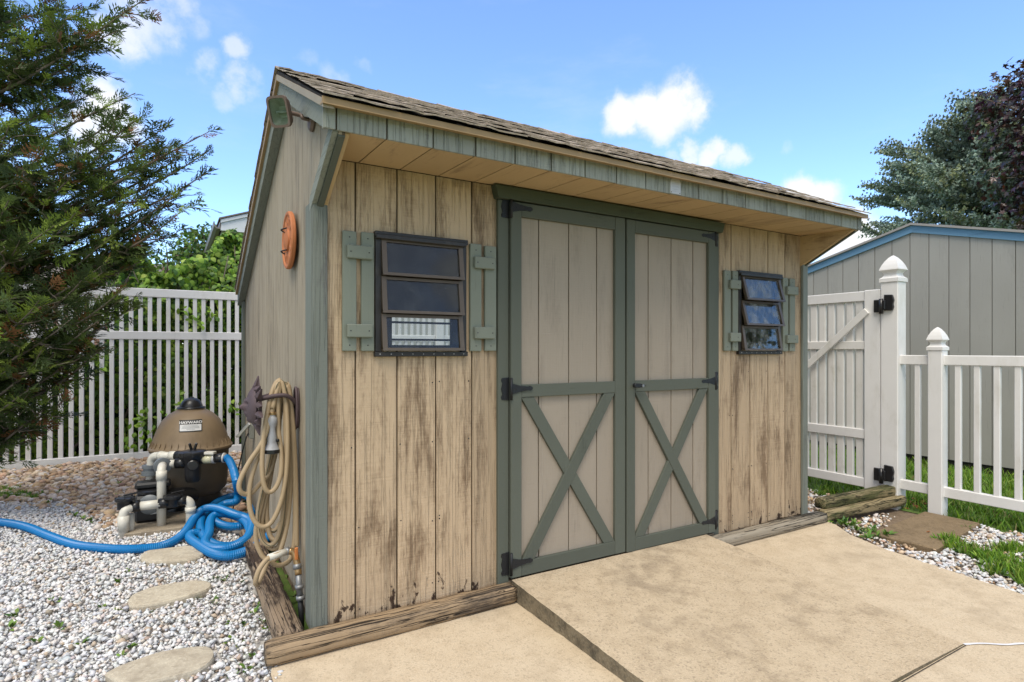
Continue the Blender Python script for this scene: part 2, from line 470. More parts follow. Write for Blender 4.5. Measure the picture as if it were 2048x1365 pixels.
def mesh_obj(name, verts, faces, m, parent=None, smooth=False):
    V = np.asarray(verts, float)
    c = (V.min(0) + V.max(0)) / 2
    me = bpy.data.meshes.new(name)
    me.from_pydata([tuple(v) for v in (V - c)], [], [tuple(f) for f in faces])
    me.validate()
    bm = bmesh.new(); bm.from_mesh(me)
    bmesh.ops.recalc_face_normals(bm, faces=bm.faces)
    bm.to_mesh(me); bm.free()
    if smooth:
        me.polygons.foreach_set('use_smooth', [True] * len(me.polygons))
    return place(name, me, m, parent, c)


BOXC = {}


def box_mesh(sx, sy, sz, bev):
    key = (round(sx, 4), round(sy, 4), round(sz, 4), round(bev, 4))
    if key in BOXC:
        return BOXC[key]
    bm = bmesh.new()
    bmesh.ops.create_cube(bm, size=1)
    for v in bm.verts:
        v.co = Vector((v.co.x * sx, v.co.y * sy, v.co.z * sz))
    if bev > 0:
        bmesh.ops.bevel(bm, geom=list(bm.edges), offset=min(bev, .45 * min(sx, sy, sz)), segments=1, affect='EDGES')
    me = bpy.data.meshes.new('board')
    bm.to_mesh(me); bm.free()
    BOXC[key] = me
    return me


def box(name, x0, x1, y0, y1, z0, z1, m, parent=None, bev=.002, rot=None, share=True):
    me = box_mesh(abs(x1 - x0), abs(y1 - y0), abs(z1 - z0), bev)
    if m.name not in [k.name for k in me.materials]:
        if me.materials:
            me = me.copy(); me.materials.clear()
        me.materials.append(m)
    o = place(name, me, None, parent, ((x0 + x1) / 2, (y0 + y1) / 2, (z0 + z1) / 2))
    if rot is not None:
        o.rotation_euler = rot
    return o


def beam(name, a, b, w, h, m, parent=None, up=(0, 0, 1), bev=.002):
    """box from a to b, w across, h along `up`"""
    a, b = Vector(a), Vector(b)
    d = (b - a); L = d.length; d.normalize()
    s = d.cross(Vector(up)).normalized(); u = s.cross(d)
    me = box_mesh(L, w, h, bev).copy()
    me.materials.clear(); me.materials.append(m)
    R = Matrix((d, s, u)).transposed()
    me.transform(R.to_4x4())
    return place(name, me, None, parent, (a + b) / 2)


def prism(name, poly, axis, a0, a1, m, parent=None, smooth=False, bev=0.):
    """polygon in the plane across `axis`, extruded from a0 to a1. axis 'x': poly=(y,z); 'y': (x,z); 'z': (x,y)"""
    n = len(poly)
    def pt(p, a):
        return {'x': (a, p[0], p[1]), 'y': (p[0], a, p[1]), 'z': (p[0], p[1], a)}[axis]
    V = [pt(p, a0) for p in poly] + [pt(p, a1) for p in poly]
    F = [tuple(range(n)), tuple(range(2 * n - 1, n - 1, -1))] + [(i, (i + 1) % n, n + (i + 1) % n, n + i) for i in range(n)]
    o = mesh_obj(name, V, F, m, parent, smooth)
    if bev:
        bm = bmesh.new(); bm.from_mesh(o.data)
        bmesh.ops.bevel(bm, geom=list(bm.edges), offset=bev, segments=1, affect='EDGES')
        bm.to_mesh(o.data); bm.free()
    return o


def clip_strip(poly, lo, hi):
    """clip polygon (list of 2D) to lo<=p[0]<=hi"""
    def cl(P, s, v):
        R = []
        for i in range(len(P)):
            a, b = P[i], P[(i + 1) % len(P)]
            ia, ib = s * (a[0] - v) >= 0, s * (b[0] - v) >= 0
            if ia: R.append(a)
            if ia != ib:
                t = (v - a[0]) / (b[0] - a[0])
                R.append((v, a[1] + t * (b[1] - a[1])))
        return R
    P = cl(poly, 1, lo)
    return cl(P, -1, hi) if P else []


def spline(pts, n=8):
    P = [np.asarray(p, float) for p in pts]
    P = [2 * P[0] - P[1]] + P + [2 * P[-1] - P[-2]]
    out = []
    for i in range(1, len(P) - 2):
        for k in range(n):
            t = k / n
            a, b, c, d = P[i - 1:i + 3]
            out.append(.5 * ((2 * b) + (c - a) * t + (2 * a - 5 * b + 4 * c - d) * t * t + (3 * b - a - 3 * c + d) * t ** 3))
    out.append(P[-2])
    return np.array(out)


def resample(P, step):
    P = np.asarray(P, float)
    s = np.r_[0, np.cumsum(np.linalg.norm(np.diff(P, axis=0), axis=1))]
    n = max(2, int(s[-1] / step) + 1)
    t = np.linspace(0, s[-1], n)
    return np.c_[np.interp(t, s, P[:, 0]), np.interp(t, s, P[:, 1]), np.interp(t, s, P[:, 2])]


def sweep(P, rad, seg=10, cap=True, jitter=None):
    """tube vertices and faces along P; rad scalar or per point"""
    P = np.asarray(P, float); n = len(P)
    r = np.full(n, rad) if np.isscalar(rad) else np.asarray(rad, float)
    T = np.gradient(P, axis=0); T /= np.linalg.norm(T, axis=1)[:, None] + 1e-12
    u = np.cross(T[0], (0, 0, 1.)); 
    if np.linalg.norm(u) < 1e-3: u = np.cross(T[0], (0, 1., 0))
    u /= np.linalg.norm(u)
    V = []
    ang = np.linspace(0, 2 * np.pi, seg, endpoint=False)
    for i in range(n):
        u = u - T[i] * (u @ T[i]); u /= np.linalg.norm(u) + 1e-12
        w = np.cross(T[i], u)
        ring = P[i] + r[i] * (np.cos(ang)[:, None] * u + np.sin(ang)[:, None] * w)
        V.append(ring)
    V = np.concatenate(V)
    F = []
    for i in range(n - 1):
        for k in range(seg):
            k2 = (k + 1) % seg
            F.append((i * seg + k, i * seg + k2, (i + 1) * seg + k2, (i + 1) * seg + k))
    if cap:
        F.append(tuple(range(seg - 1, -1, -1)))
        F.append(tuple(range((n - 1) * seg, n * seg)))
    return V, F


def tube(name, P, rad, m, parent=None, seg=12, smooth=True):
    V, F = sweep(P, rad, seg)
    return mesh_obj(name, V, F, m, parent, smooth)


def lathe(name, prof, c, m, parent=None, seg=32, axis=(0, 0, 1), smooth=True):
    """prof: list of (radius, height) from c along axis"""
    ax = Vector(axis).normalized()
    q = Vector((0, 0, 1)).rotation_difference(ax)
    V = []; F = []
    for r, h in prof:
        for k in range(seg):
            a = 2 * math.pi * k / seg
            V.append(tuple(Vector(c) + q @ Vector((r * math.cos(a), r * math.sin(a), h))))
    n = len(prof)
    for i in range(n - 1):
        for k in range(seg):
            k2 = (k + 1) % seg
            F.append((i * seg + k, i * seg + k2, (i + 1) * seg + k2, (i + 1) * seg + k))
    F.append(tuple(range(seg - 1, -1, -1))); F.append(tuple(range((n - 1) * seg, n * seg)))
    o = mesh_obj(name, V, F, m, parent, smooth)
    if smooth:
        me = o.data
        bm = bmesh.new(); bm.from_mesh(me)
        for e in bm.edges:
            if len(e.link_faces) == 2 and e.calc_face_angle(0) > .6: e.smooth = False
        bm.to_mesh(me); bm.free()
    return o


def raw_mesh(name, V, F, tint=None, smooth=False):
    """fast mesh from numpy arrays; F is (n,3) or (n,4)"""
    me = bpy.data.meshes.new(name)
    nv, nf, k = len(V), len(F), F.shape[1]
    me.vertices.add(nv); me.loops.add(nf * k); me.polygons.add(nf)
    me.vertices.foreach_set('co', np.ascontiguousarray(V, np.float32).ravel())
    me.loops.foreach_set('vertex_index', np.ascontiguousarray(F, np.int32).ravel())
    me.polygons.foreach_set('loop_start', np.arange(0, nf * k, k, dtype=np.int32))
    if smooth:
        me.polygons.foreach_set('use_smooth', np.ones(nf, bool))
    if tint is not None:
        at = me.color_attributes.new('tint', 'FLOAT_COLOR', 'POINT')
        at.data.foreach_set('color', np.ascontiguousarray(np.c_[tint, np.ones(nv)], np.float32).ravel())
    me.update()
    return me


def rot_matrices(n, rng, tilt=None):
    """random rotations, (n,3,3)"""
    q = rng.normal(size=(n, 4)); q /= np.linalg.norm(q, axis=1)[:, None]
    w, x, y, z = q.T
    return np.stack([np.stack([1 - 2 * (y * y + z * z), 2 * (x * y - z * w), 2 * (x * z + y * w)], 1),
                     np.stack([2 * (x * y + z * w), 1 - 2 * (x * x + z * z), 2 * (y * z - x * w)], 1),
                     np.stack([2 * (x * z - y * w), 2 * (y * z + x * w), 1 - 2 * (x * x + y * y)], 1)], 1)


def frames(d, n):
    """matrices with columns (side, d, normal) from direction and approximate normal arrays"""
    d = d / (np.linalg.norm(d, axis=1)[:, None] + 1e-9)
    s = np.cross(d, n); s /= np.linalg.norm(s, axis=1)[:, None] + 1e-9
    n2 = np.cross(s, d)
    return np.stack([s, d, n2], 2)


def scatter(protos, pos, R, scl, tints, rng, tipfun=None):
    """copy the small prototype meshes to every position: returns V, F, tint of one joined mesh"""
    pos = np.asarray(pos, float); n = len(pos)
    which = rng.integers(0, len(protos), n)
    VV, FF, TT = [], [], []
    base = 0
    scl = np.asarray(scl, float)
    if scl.ndim == 1: scl = np.repeat(scl[:, None], 3, 1)
    for k, (v, f, vt) in enumerate(protos):
        idx = np.nonzero(which == k)[0]
        if not len(idx): continue
        w = v[None] * scl[idx][:, None, :]
        w = np.einsum('nij,nvj->nvi', R[idx], w) + pos[idx][:, None, :]
        VV.append(w.reshape(-1, 3))
        off = base + np.arange(len(idx)) * len(v)
        FF.append((f[None] + off[:, None, None]).reshape(-1, f.shape[1]))
        t = np.repeat(tints[idx][:, None, :], len(v), 1)
        if vt is not None:
            t = t * vt[None]
        TT.append(np.clip(t, 0, 1).reshape(-1, 3))
        base += len(idx) * len(v)
    return np.concatenate(VV), np.concatenate(FF), np.concatenate(TT)


def stuff_obj(name, V, F, tint, m, parent=None, smooth=False):
    c = (V.min(0) + V.max(0)) / 2
    me = raw_mesh(name, V - c, F, tint, smooth)
    return place(name, me, m, parent, c)


def inside(poly, x, y):
    r = np.zeros(len(x), bool)
    n = len(poly)
    for i in range(n):
        (xa, ya), (xb, yb) = poly[i], poly[(i + 1) % n]
        c = ((ya > y) != (yb > y)) & (x < (xb - xa) * (y - ya) / (yb - ya + 1e-12) + xa)
        r ^= c
    return r

# ------------------------------------------------------------------ ground
GZ = -.10          # soil level
PZ = -.07          # patio level
rngG = np.random.default_rng(11)


def sheet(name, poly, z, m, kind='structure', thick=None):
    if thick:
        o = prism(name, poly, 'z', z - thick, z, m)
    else:
        o = mesh_obj(name, [(x, y, z) for x, y in poly], [tuple(range(len(poly)))], m)
        if o.data.polygons[0].normal.z < 0:
            o.data.flip_normals()
    tag(o, kind=kind)
    return o


sheet('ground', [(-400, -400), (400, -400), (400, 400), (-400, 400)], GZ - .020, M['far_grass'])
sheet('soil_bed', [(3.2, -3.0), (4.95, -3.0), (4.95, 3.4), (3.2, 3.4)], GZ - .010, M['soil'])
sheet('gravel_bed', [(-6, -1.5), (-.2, -1.5), (-.2, -.1), (-.04, -.1), (-.04, 3.05), (3.7, 3.05), (3.7, 5.75), (-6, 5.75)], GZ - .004, M['gravel_bed'])

PATIO = [(-.215, -.16), (-.19, -6), (3.42, -6), (3.40, -2.6), (3.40, -1.95), (3.433, -1.419), (3.495, -.995), (3.555, -.63),
         (3.66, -.36), (3.80, -.17), (3.84, -.10), (3.2, -.055), (-.19, -.055)]


def patio_slab():
    # finely cut edge so that the slab border is not ruler-straight
    pts = []
    for i in range(len(PATIO)):
        a, b = np.array(PATIO[i]), np.array(PATIO[(i + 1) % len(PATIO)])
        L = np.linalg.norm(b - a); n = max(1, int(L / .05))
        if L > 2.5 and min(a[1], b[1]) < -2: n = 4
        for k in range(n):
            p = a + (b - a) * k / n
            j = .008 * mnoise.noise(Vector((p[0] * 7, p[1] * 7, 3)))
            pts.append((p[0] + j, p[1] + j * .7))
    o = prism('patio', pts, 'z', PZ - .10, PZ, M['patio'])
    tag(o, kind='structure')


patio_slab()


def ramp_slab():
    x0, x1, y0, y1 = 1.0, 2.515, -.046, -1.50
    nx, ny = 46, 46
    V = []; F = []; mi = []
    for j in range(ny + 1):
        t = j / ny
        for i in range(nx + 1):
            s = i / nx
            zt = .032 + (-.036 - .032) * t if t < 1 else -.036
            zr = .030 + (-.063 - .030) * t
            z = zt * (1 - s) + zr * s
            x = x0 + (x1 - x0) * s; y = y0 + (y1 - y0) * t
            e = .008 * mnoise.noise(Vector((x * 9, y * 9, 1))) if i in (0, nx) else 0
            if i == 0: z -= .006 * abs(mnoise.noise(Vector((x * 20, y * 22, 4)))); x += abs(e)
            z += .0015 * mnoise.noise(Vector((x * 6, y * 6, 2)))
            V.append((x, y, z))
    idx = lambda i, j: j * (nx + 1) + i
    for j in range(ny):
        for i in range(nx):
            F.append((idx(i, j), idx(i + 1, j), idx(i + 1, j + 1), idx(i, j + 1))); mi.append(0)
    border = [idx(i, 0) for i in range(nx + 1)] + [idx(nx, j) for j in range(1, ny + 1)] + \
             [idx(i, ny) for i in range(nx - 1, -1, -1)] + [idx(0, j) for j in range(ny - 1, 0, -1)]
    n0 = len(V)
    for b in border:
        V.append((V[b][0] + (.006 * mnoise.noise(Vector((V[b][1] * 14, 3, 8))) if b % (nx + 1) == 0 else 0), V[b][1], PZ - .03))
    nb = len(border)
    for k in range(nb):
        k2 = (k + 1) % nb
        F.append((border[k], border[k2], n0 + k2, n0 + k)); mi.append(1)
    o = mesh_obj('ramp', V, F, M['ramp'])
    o.data.materials.append(M['ramp_side'])
    o.data.polygons.foreach_set('material_index', mi)
    tag(o, kind='structure')


ramp_slab()


def ribbon(name, P, w, z, m, kind='structure', seed=1):
    P = np.asarray(P, float)
    d = np.gradient(P, axis=0); d /= np.linalg.norm(d, axis=1)[:, None]
    s = np.c_[-d[:, 1], d[:, 0]]
    V = []; F = []
    for i, p in enumerate(P):
        ww = w * (.75 + .5 * abs(mnoise.noise(Vector((p[0] * 25, p[1] * 25, seed)))))
        V += [(*(p + s[i] * ww), z), (*(p - s[i] * ww), z)]
    for i in range(len(P) - 1):
        F.append((2 * i, 2 * i + 1, 2 * i + 3, 2 * i + 2))
    o = mesh_obj(name, V, F, m)
    return tag(o, kind=kind)


pp = resample(spline([(2.52, -1.50, 0), (2.60, -1.538, 0), (2.68, -1.598, 0), (2.75, -1.628, 0), (2.86, -1.70, 0), (3.05, -1.80, 0), (3.25, -1.93, 0), (3.42, -2.0, 0)]), .02)[:, :2]
ribbon('crack_sealant', pp, .008, PZ + .004, M['seal'])
pp = resample([(1.0, -1.509, 0), (1.6, -1.511, 0), (2.52, -1.508, 0)], .02)[:, :2]
ribbon('slab_joint', pp, .0022, PZ + .004, M['shingle_dark'])


# ---- loose stone
def ico():
    t = (1 + 5 ** .5) / 2
    v = np.array([(-1, t, 0), (1, t, 0), (-1, -t, 0), (1, -t, 0), (0, -1, t), (0, 1, t), (0, -1, -t), (0, 1, -t), (t, 0, -1), (t, 0, 1), (-t, 0, -1), (-t, 0, 1)], float)
    v /= np.linalg.norm(v[0])
    f = np.array([(0, 11, 5), (0, 5, 1), (0, 1, 7), (0, 7, 10), (0, 10, 11), (1, 5, 9), (5, 11, 4), (11, 10, 2), (10, 7, 6), (7, 1, 8),
                  (3, 9, 4), (3, 4, 2), (3, 2, 6), (3, 6, 8), (3, 8, 9), (4, 9, 5), (2, 4, 11), (6, 2, 10), (8, 6, 7), (9, 8, 1)])
    return v, f


IV, IF = ico()


def chip_protos(n, jit, flat, rng):
    out = []
    for _ in range(n):
        v = IV * (1 + rng.normal(0, jit, (12, 1))) + rng.normal(0, jit * .4, (12, 3))
        v = v * np.array([1.15, .85, flat]) * .5
        out.append((v, IF, None))
    return out


CHIPS = chip_protos(14, .20, .62, rngG)
OV = np.array([(1, 0, 0), (-1, 0, 0), (0, 1, 0), (0, -1, 0), (0, 0, 1), (0, 0, -1)], float)
OF = np.array([(0, 2, 4), (2, 1, 4), (1, 3, 4), (3, 0, 4), (2, 0, 5), (1, 2, 5), (3, 1, 5), (0, 3, 5)])
SMALL = []
for _ in range(16):      # sharp little marble chips
    v = OV * rngG.uniform(.75, 1.25, (6, 1)) + rngG.normal(0, .22, (6, 3))
    SMALL.append((v * np.array([.66, .55, .46]), OF, None))
RPEB = chip_protos(12, .09, .62, rngG)


def palette(n, cols, w, rng, jit=.1):
    c = np.array(cols)[rng.choice(len(cols), n, p=np.array(w) / sum(w))]
    return np.clip(c * (1 + rng.normal(0, jit, (n, 1))) + rng.normal(0, .008, (n, 3)), .01, .9)


def height(x, y):
    return .012 * np.sin(x * 2.1 + 1) * np.cos(y * 1.7)


def lay(name, protos, poly, dens, smin, smax, z0, dz, cols, w, rng, smooth=False, edge=.06, flatrot=True, holes=()):
    P = np.array(poly); lo, hi = P.min(0), P.max(0)
    n = int((hi[0] - lo[0]) * (hi[1] - lo[1]) * dens)
    x = rng.uniform(lo[0], hi[0], n); y = rng.uniform(lo[1], hi[1], n)
    k = inside(poly, x + rng.normal(0, edge, n), y + rng.normal(0, edge, n))
    for h in holes:
        k &= ~inside(h, x, y)
    x, y = x[k], y[k]; n = len(x)
    s = rng.uniform(smin, smax, n) * np.exp(rng.normal(0, .18, n))
    z = z0 + rng.random(n) * dz + height(x, y)
    R = rot_matrices(n, rng)
    if flatrot:       # most stones lie on their flat side
        a = rng.random(n) * 2 * np.pi; t = rng.normal(0, .38, n); b = rng.random(n) * 6.3
        ca, sa = np.cos(a), np.sin(a)
        Rz = np.stack([np.stack([ca, -sa, 0 * a], 1), np.stack([sa, ca, 0 * a], 1), np.stack([0 * a, 0 * a, 1 + 0 * a], 1)], 1)
        ct, st = np.cos(t), np.sin(t)
        Rx = np.stack([np.stack([1 + 0 * t, 0 * t, 0 * t], 1), np.stack([0 * t, ct, -st], 1), np.stack([0 * t, st, ct], 1)], 1)
        cb, sb = np.cos(b), np.sin(b)
        Rb = np.stack([np.stack([cb, -sb, 0 * b], 1), np.stack([sb, cb, 0 * b], 1), np.stack([0 * b, 0 * b, 1 + 0 * b], 1)], 1)
        R = Rb @ Rx @ Rz
    V, F, T = scatter(protos, np.c_[x, y, z], R, s, palette(n, cols, w, rng), rng)
    o = stuff_obj(name, V, F, T, M['stone'], smooth=smooth)
    return tag(o, kind='stuff')


WHITE = [(.69, .685, .675), (.60, .605, .615), (.47, .485, .51), (.62, .56, .50), (.44, .35, .27), (.66, .60, .56), (.30, .26, .22)]
BROWN = [(.52, .37, .23), (.43, .295, .18), (.58, .46, .33), (.36, .245, .16), (.60, .53, .46), (.54, .36, .25), (.28, .21, .155)]
PINK = [(.60, .49, .41), (.54, .42, .34), (.64, .57, .51), (.48, .38, .30), (.60, .54, .49)]
lay('white_gravel', SMALL + CHIPS[:3], [(-2.75, -.5), (-.22, -.5), (-.17, 1.9), (-.3, 2.2), (-.9, 2.55), (-1.3, 3.6), (-2.2, 4.1), (-2.75, 4.2)], 5600, .011, .026, GZ - .004, .032,
    WHITE, [38, 26, 15, 9, 4, 7, 1.5], rngG)
lay('river_rock', RPEB, [(-4.2, 4.15), (-2.2, 4.0), (-1.35, 3.55), (-.95, 2.6), (-.3, 2.25), (-.05, 2.25), (-.03, 3.1), (1.2, 3.1), (1.2, 5.72), (-4.2, 5.72)], 700, .036, .075, GZ - .002, .035,
    BROWN + PINK, [20, 18, 14, 12, 9, 10, 6, 8, 8, 6, 6, 4], rngG, smooth=True)
PAVER = [(3.81, -.40), (3.845, -.83), (4.79, -.72), (4.78, -.33)]
lay('white_gravel', CHIPS, [(3.46, -1.05), (3.54, -.68), (3.86, -.86), (4.40, -.80), (4.80, -.62), (4.80, -1.5), (3.45, -1.5)], 2700, .014, .034, GZ - .002, .026,
    WHITE + BROWN[:3], [38, 22, 10, 12, 5, 7, 2, 5, 4, 3], rngG, edge=.03, holes=[PAVER])
lay('white_gravel', CHIPS, [(3.55, -.66), (3.64, -.42), (3.86, -.12), (4.6, -.16), (4.3, -.30), (3.80, -.38), (3.80, -.80)], 1500, .014, .034, GZ - .002, .022,
    WHITE + BROWN, [14, 10, 6, 10, 6, 7, 3, 8, 8, 6, 5, 4, 4, 3], rngG, edge=.03, holes=[PAVER])
lay('white_gravel', CHIPS, [(3.70, -.02), (3.70, 1.5), (4.75, 1.5), (4.8, .0)], 1100, .018, .04, GZ - .002, .024,
    WHITE + BROWN, [20, 12, 6, 12, 8, 8, 2, 8, 8, 6, 5, 4, 4, 3], rngG, edge=.02)
# ------------------------------------------------------------------ the shed
S8 = .2032
G0 = .1766
W12 = 3.662         # length of the shed along x
DEEP = 3.05
shed = thing('garden_shed', (1.83, 1.5, 0), 'weathered beige garden shed with green trim and double crossbuck doors', 'shed')
LWIN = (.290, .725, 1.268, 1.800)
RWIN = (2.900, 3.334, 1.268, 1.800)
front_wall = box('front_wall', .012, .93, .013, .022, 0, 1.0, M['siding_groove'], shed, 0)     # backing sheet behind the planks, first piece
bpy.data.objects.remove(front_wall)


def cut_rects(x0, x1, z0, z1, holes):
    R = [(x0, x1, z0, z1)]
    for h in holes:
        Q = []
        for a, b, c, d in R:
            hx0, hx1, hz0, hz1 = h
            if hx1 <= a or hx0 >= b or hz1 <= c or hz0 >= d:
                Q.append((a, b, c, d)); continue
            if hz0 > c: Q.append((a, b, c, hz0))
            if hz1 < d: Q.append((a, b, hz1, d))
            m0, m1 = max(c, hz0), min(d, hz1)
            if hx0 > a: Q.append((a, hx0, m0, m1))
            if hx1 < b: Q.append((hx1, b, m0, m1))
        R = Q
    return R


def rects_mesh(name, rects, y0, y1, m, parent):
    V = []; F = []
    for a, b, c, d in rects:
        n = len(V)
        V += [(a, y0, c), (b, y0, c), (b, y0, d), (a, y0, d), (a, y1, c), (b, y1, c), (b, y1, d), (a, y1, d)]
        F += [tuple(n + i for i in f) for f in ((0, 1, 2, 3), (4, 7, 6, 5), (0, 4, 5, 1), (1, 5, 6, 2), (2, 6, 7, 3), (3, 7, 4, 0))]
    V = np.array(V); c = (V.min(0) + V.max(0)) / 2
    me = bpy.data.meshes.new(name); me.from_pydata([tuple(v) for v in V - c], [], F)
    return place(name, me, m, parent, c)


TOPZ = 2.142
fw = rects_mesh('front_wall', cut_rects(.005, W12 - .005, -.002, TOPZ + .02, [LWIN, RWIN, (.985, 2.61, -.1, 2.07)]), .0105, .022, M['siding_groove'], shed)
rp = random.Random(5)
edges = [.0] + [G0 + S8 * k for k in range(17)] + [W12]
for a, b in zip(edges[:-1], edges[1:]):
    g = .0042
    xa, xb = a + (g if a > 0 else .004), b - (g if b < W12 else .004)
    if xa > .94 and xb < 2.65: continue
    if xa < .945 < xb: xb = .945
    if xa < 2.652 < xb: xa = 2.652
    zb = -.012 * rp.random()
    rects_mesh('plank', cut_rects(xa, xb, zb, TOPZ, [LWIN, RWIN]), -.001 - .001 * rp.random(), .0095, M['siding'], fw)

for k in range(46):      # nail heads along the planks
    e_ = edges[rp.choice([1, 2, 3, 4, 14, 15, 16, 17])] + rp.choice([-.018, .016, .02])
    z_ = rp.choice([.035, .05, .09, .40, .42, .80, 1.10]) + .01 * rp.random()
    lathe('nail', [(.0042, 0), (.0028, .0012)], (e_, -.0016, z_), M['iron'], fw, 6, (0, -1, 0), False)

# gable walls, with the wings that carry the front overhang
GABLE = [(0, -.01), (DEEP, -.01), (DEEP, 1.71), (.686, 2.735), (-.405, 2.175), (-.405, 2.118), (-.0, 1.905)]
lw = prism('side_wall', GABLE, 'x', .016, .026, M['siding_groove'], shed)
gy = [-.45] + [.3225 + S8 * k for k in range(-3, 14)] + [DEEP]
for a, b in zip(gy[:-1], gy[1:]):
    poly = clip_strip(GABLE, a + .0018, b - .0018)
    if len(poly) > 2 and b - a > .01:
        prism('plank', poly, 'x', .0 + .0008 * rp.random(), .0145, M['gable'], lw)
prism('side_wall', GABLE, 'x', W12 - .016, W12, M['siding'], shed)
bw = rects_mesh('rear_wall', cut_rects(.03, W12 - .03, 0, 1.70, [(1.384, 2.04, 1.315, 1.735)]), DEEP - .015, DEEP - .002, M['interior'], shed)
rw = box('rear_window', 1.36, 2.06, DEEP, DEEP + .02, 1.285, 1.315, M['bronze_dark'], shed)
for z in (1.36, 1.54):
    box('glazing_bar', 1.384, 2.04, DEEP - .012, DEEP + .008, z, z + .022, M['bronze_dark'], rw)
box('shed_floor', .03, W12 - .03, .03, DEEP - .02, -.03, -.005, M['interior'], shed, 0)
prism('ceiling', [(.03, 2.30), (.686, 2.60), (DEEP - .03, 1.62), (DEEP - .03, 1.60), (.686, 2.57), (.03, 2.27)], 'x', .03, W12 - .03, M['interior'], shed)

# skid beam below the siding
box('skid_beam', .02, 1.0, .004, .10, PZ - .02, -.004, M['skid'], shed, .004)
box('skid_beam', 2.6, W12 - .01, .004, .10, PZ - .02, -.004, M['skid'], shed, .004)
box('skid_beam', .02, .10, .1, DEEP, PZ - .02, -.012, M['skid'], shed, .004)

# corner boards
box('corner_board', -.020, .045, -.024, -.0035, -.018, 1.96, M['trim'], shed, .003)
box('corner_board', -.0225, -.0015, -.0015, .135, -.018, 1.94, M['trim'], shed, .003)
box('corner_board', W12 - .042, W12 + .022, -.024, -.0035, -.018, 2.10, M['trim'], shed, .003)
box('corner_board', -.024, -.0012, DEEP - .09, DEEP + .012, -.018, 1.70, M['trim'], shed, .003)
box('corner_board', W12 + .002, W12 + .024, -.003, .085, -.018, 1.92, M['trim'], shed, .003)


def along(p, q, off, w):
    """band of width w below the line p-q in the (y,z) plane, shifted down by off"""
    (y0, z0), (y1, z1) = p, q
    return [(y0, z0 - off), (y1, z1 - off), (y1, z1 - off - w), (y0, z0 - off - w)]


# wing trim: board on the outer face, dark underside and the tan inner sheet
for sx, x0, x1, xi0, xi1 in ((-1, -.0235, -.0015, .028, .045), (1, W12 + .0015, W12 + .0235, W12 - .045, W12 - .0165)):
    wing = prism('wing_board', [(-.405, 2.122), (.035, 1.892), (.035, 1.958), (-.405, 2.188)], 'x', x0, x1, M['trim_rake'], shed)
    prism('wing_panel', [(-.40, 2.120), (.0, 1.909), (0., 2.14), (-.40, 2.14)], 'x', xi0, xi1, M['soffit'], shed)
prism('wing_edge', [(-.40, 2.1215), (-.40, 2.108), (.02, 1.888), (.02, 1.902)], 'x', .0, .027, M['dark_green'], shed)
prism('wing_edge', [(-.40, 2.1215), (-.40, 2.108), (.02, 1.888), (.02, 1.902)], 'x', W12 - .016, W12 + .0, M['dark_green'], shed)

# soffit planks and fascia pieces
sof = box('soffit', .02, W12 - .02, -.40, .03, 2.158, 2.166, M['siding_groove'], shed, 0)
se = [-.0] + [.192 + S8 * k for k in range(17)] + [W12]
for a, b in zip(se[:-1], se[1:]):
    ya, yb = -.402, -.003
    g = .003
    V = [(a + g, ya, 2.128), (b - g, ya, 2.128), (b - g, yb, 2.146), (a + g, yb, 2.146), (a + g, ya, 2.140), (b - g, ya, 2.140), (b - g, yb, 2.157), (a + g, yb, 2.157)]
    mesh_obj('plank', V, [(0, 1, 2, 3), (7, 6, 5, 4), (0, 4, 5, 1), (1, 5, 6, 2), (2, 6, 7, 3), (3, 7, 4, 0)], M['soffit'], sof)
fas = box('fascia', -.045, 3.69, -.4085, -.4015, 2.130, 2.215, M['siding_groove'], shed, 0)
fe = [-.060, -.004] + [.192 + S8 * k for k in range(8)] + [1.83] + [.192 + S8 * k for k in range(9, 18)] + [3.704]
fe = [-.060] + [.192 - S8 + S8 * k for k in range(0, 19)] + [3.704]
fe = [e for e in fe if abs(e - (.192 + S8 * 8)) > .01]
for a, b in zip(fe[:-1], fe[1:]):
    if b - a < .02: continue
    box('fascia_board', a + .0032, b - .0032, -.4195, -.4085, 2.123 + .002 * rp.random(), 2.2135, M['fascia'], fas, .002)
prism('return_board', [(-.4015, 2.124), (-.4015, 2.2135), (-.4185, 2.2135), (-.4185, 2.124)], 'x', -.062, -.0575, M['fascia'], shed)

# roof
roof = thing('roof', (1.83, 1.2, 2.2), None, None)
roof.parent = shed; roof.location = Vector((1.83, 1.2, 2.2)) - WL[shed.name]
RX0, RX1 = -.078, 3.715
RIDGE = (.686, 2.806); EAVE = (-.470, 2.222); REAR = (3.09, 1.815)
prism('deck', [(-.450, 2.2315), RIDGE, (RIDGE[0], RIDGE[1] - .022), (-.450, 2.216)], 'x', RX0 + .012, RX1 - .012, M['shingle_dark'], roof)
prism('deck', [REAR, RIDGE, (RIDGE[0], RIDGE[1] - .022), (REAR[0], REAR[1] - .018)], 'x', RX0 + .012, RX1 - .012, M['shingle_dark'], roof)


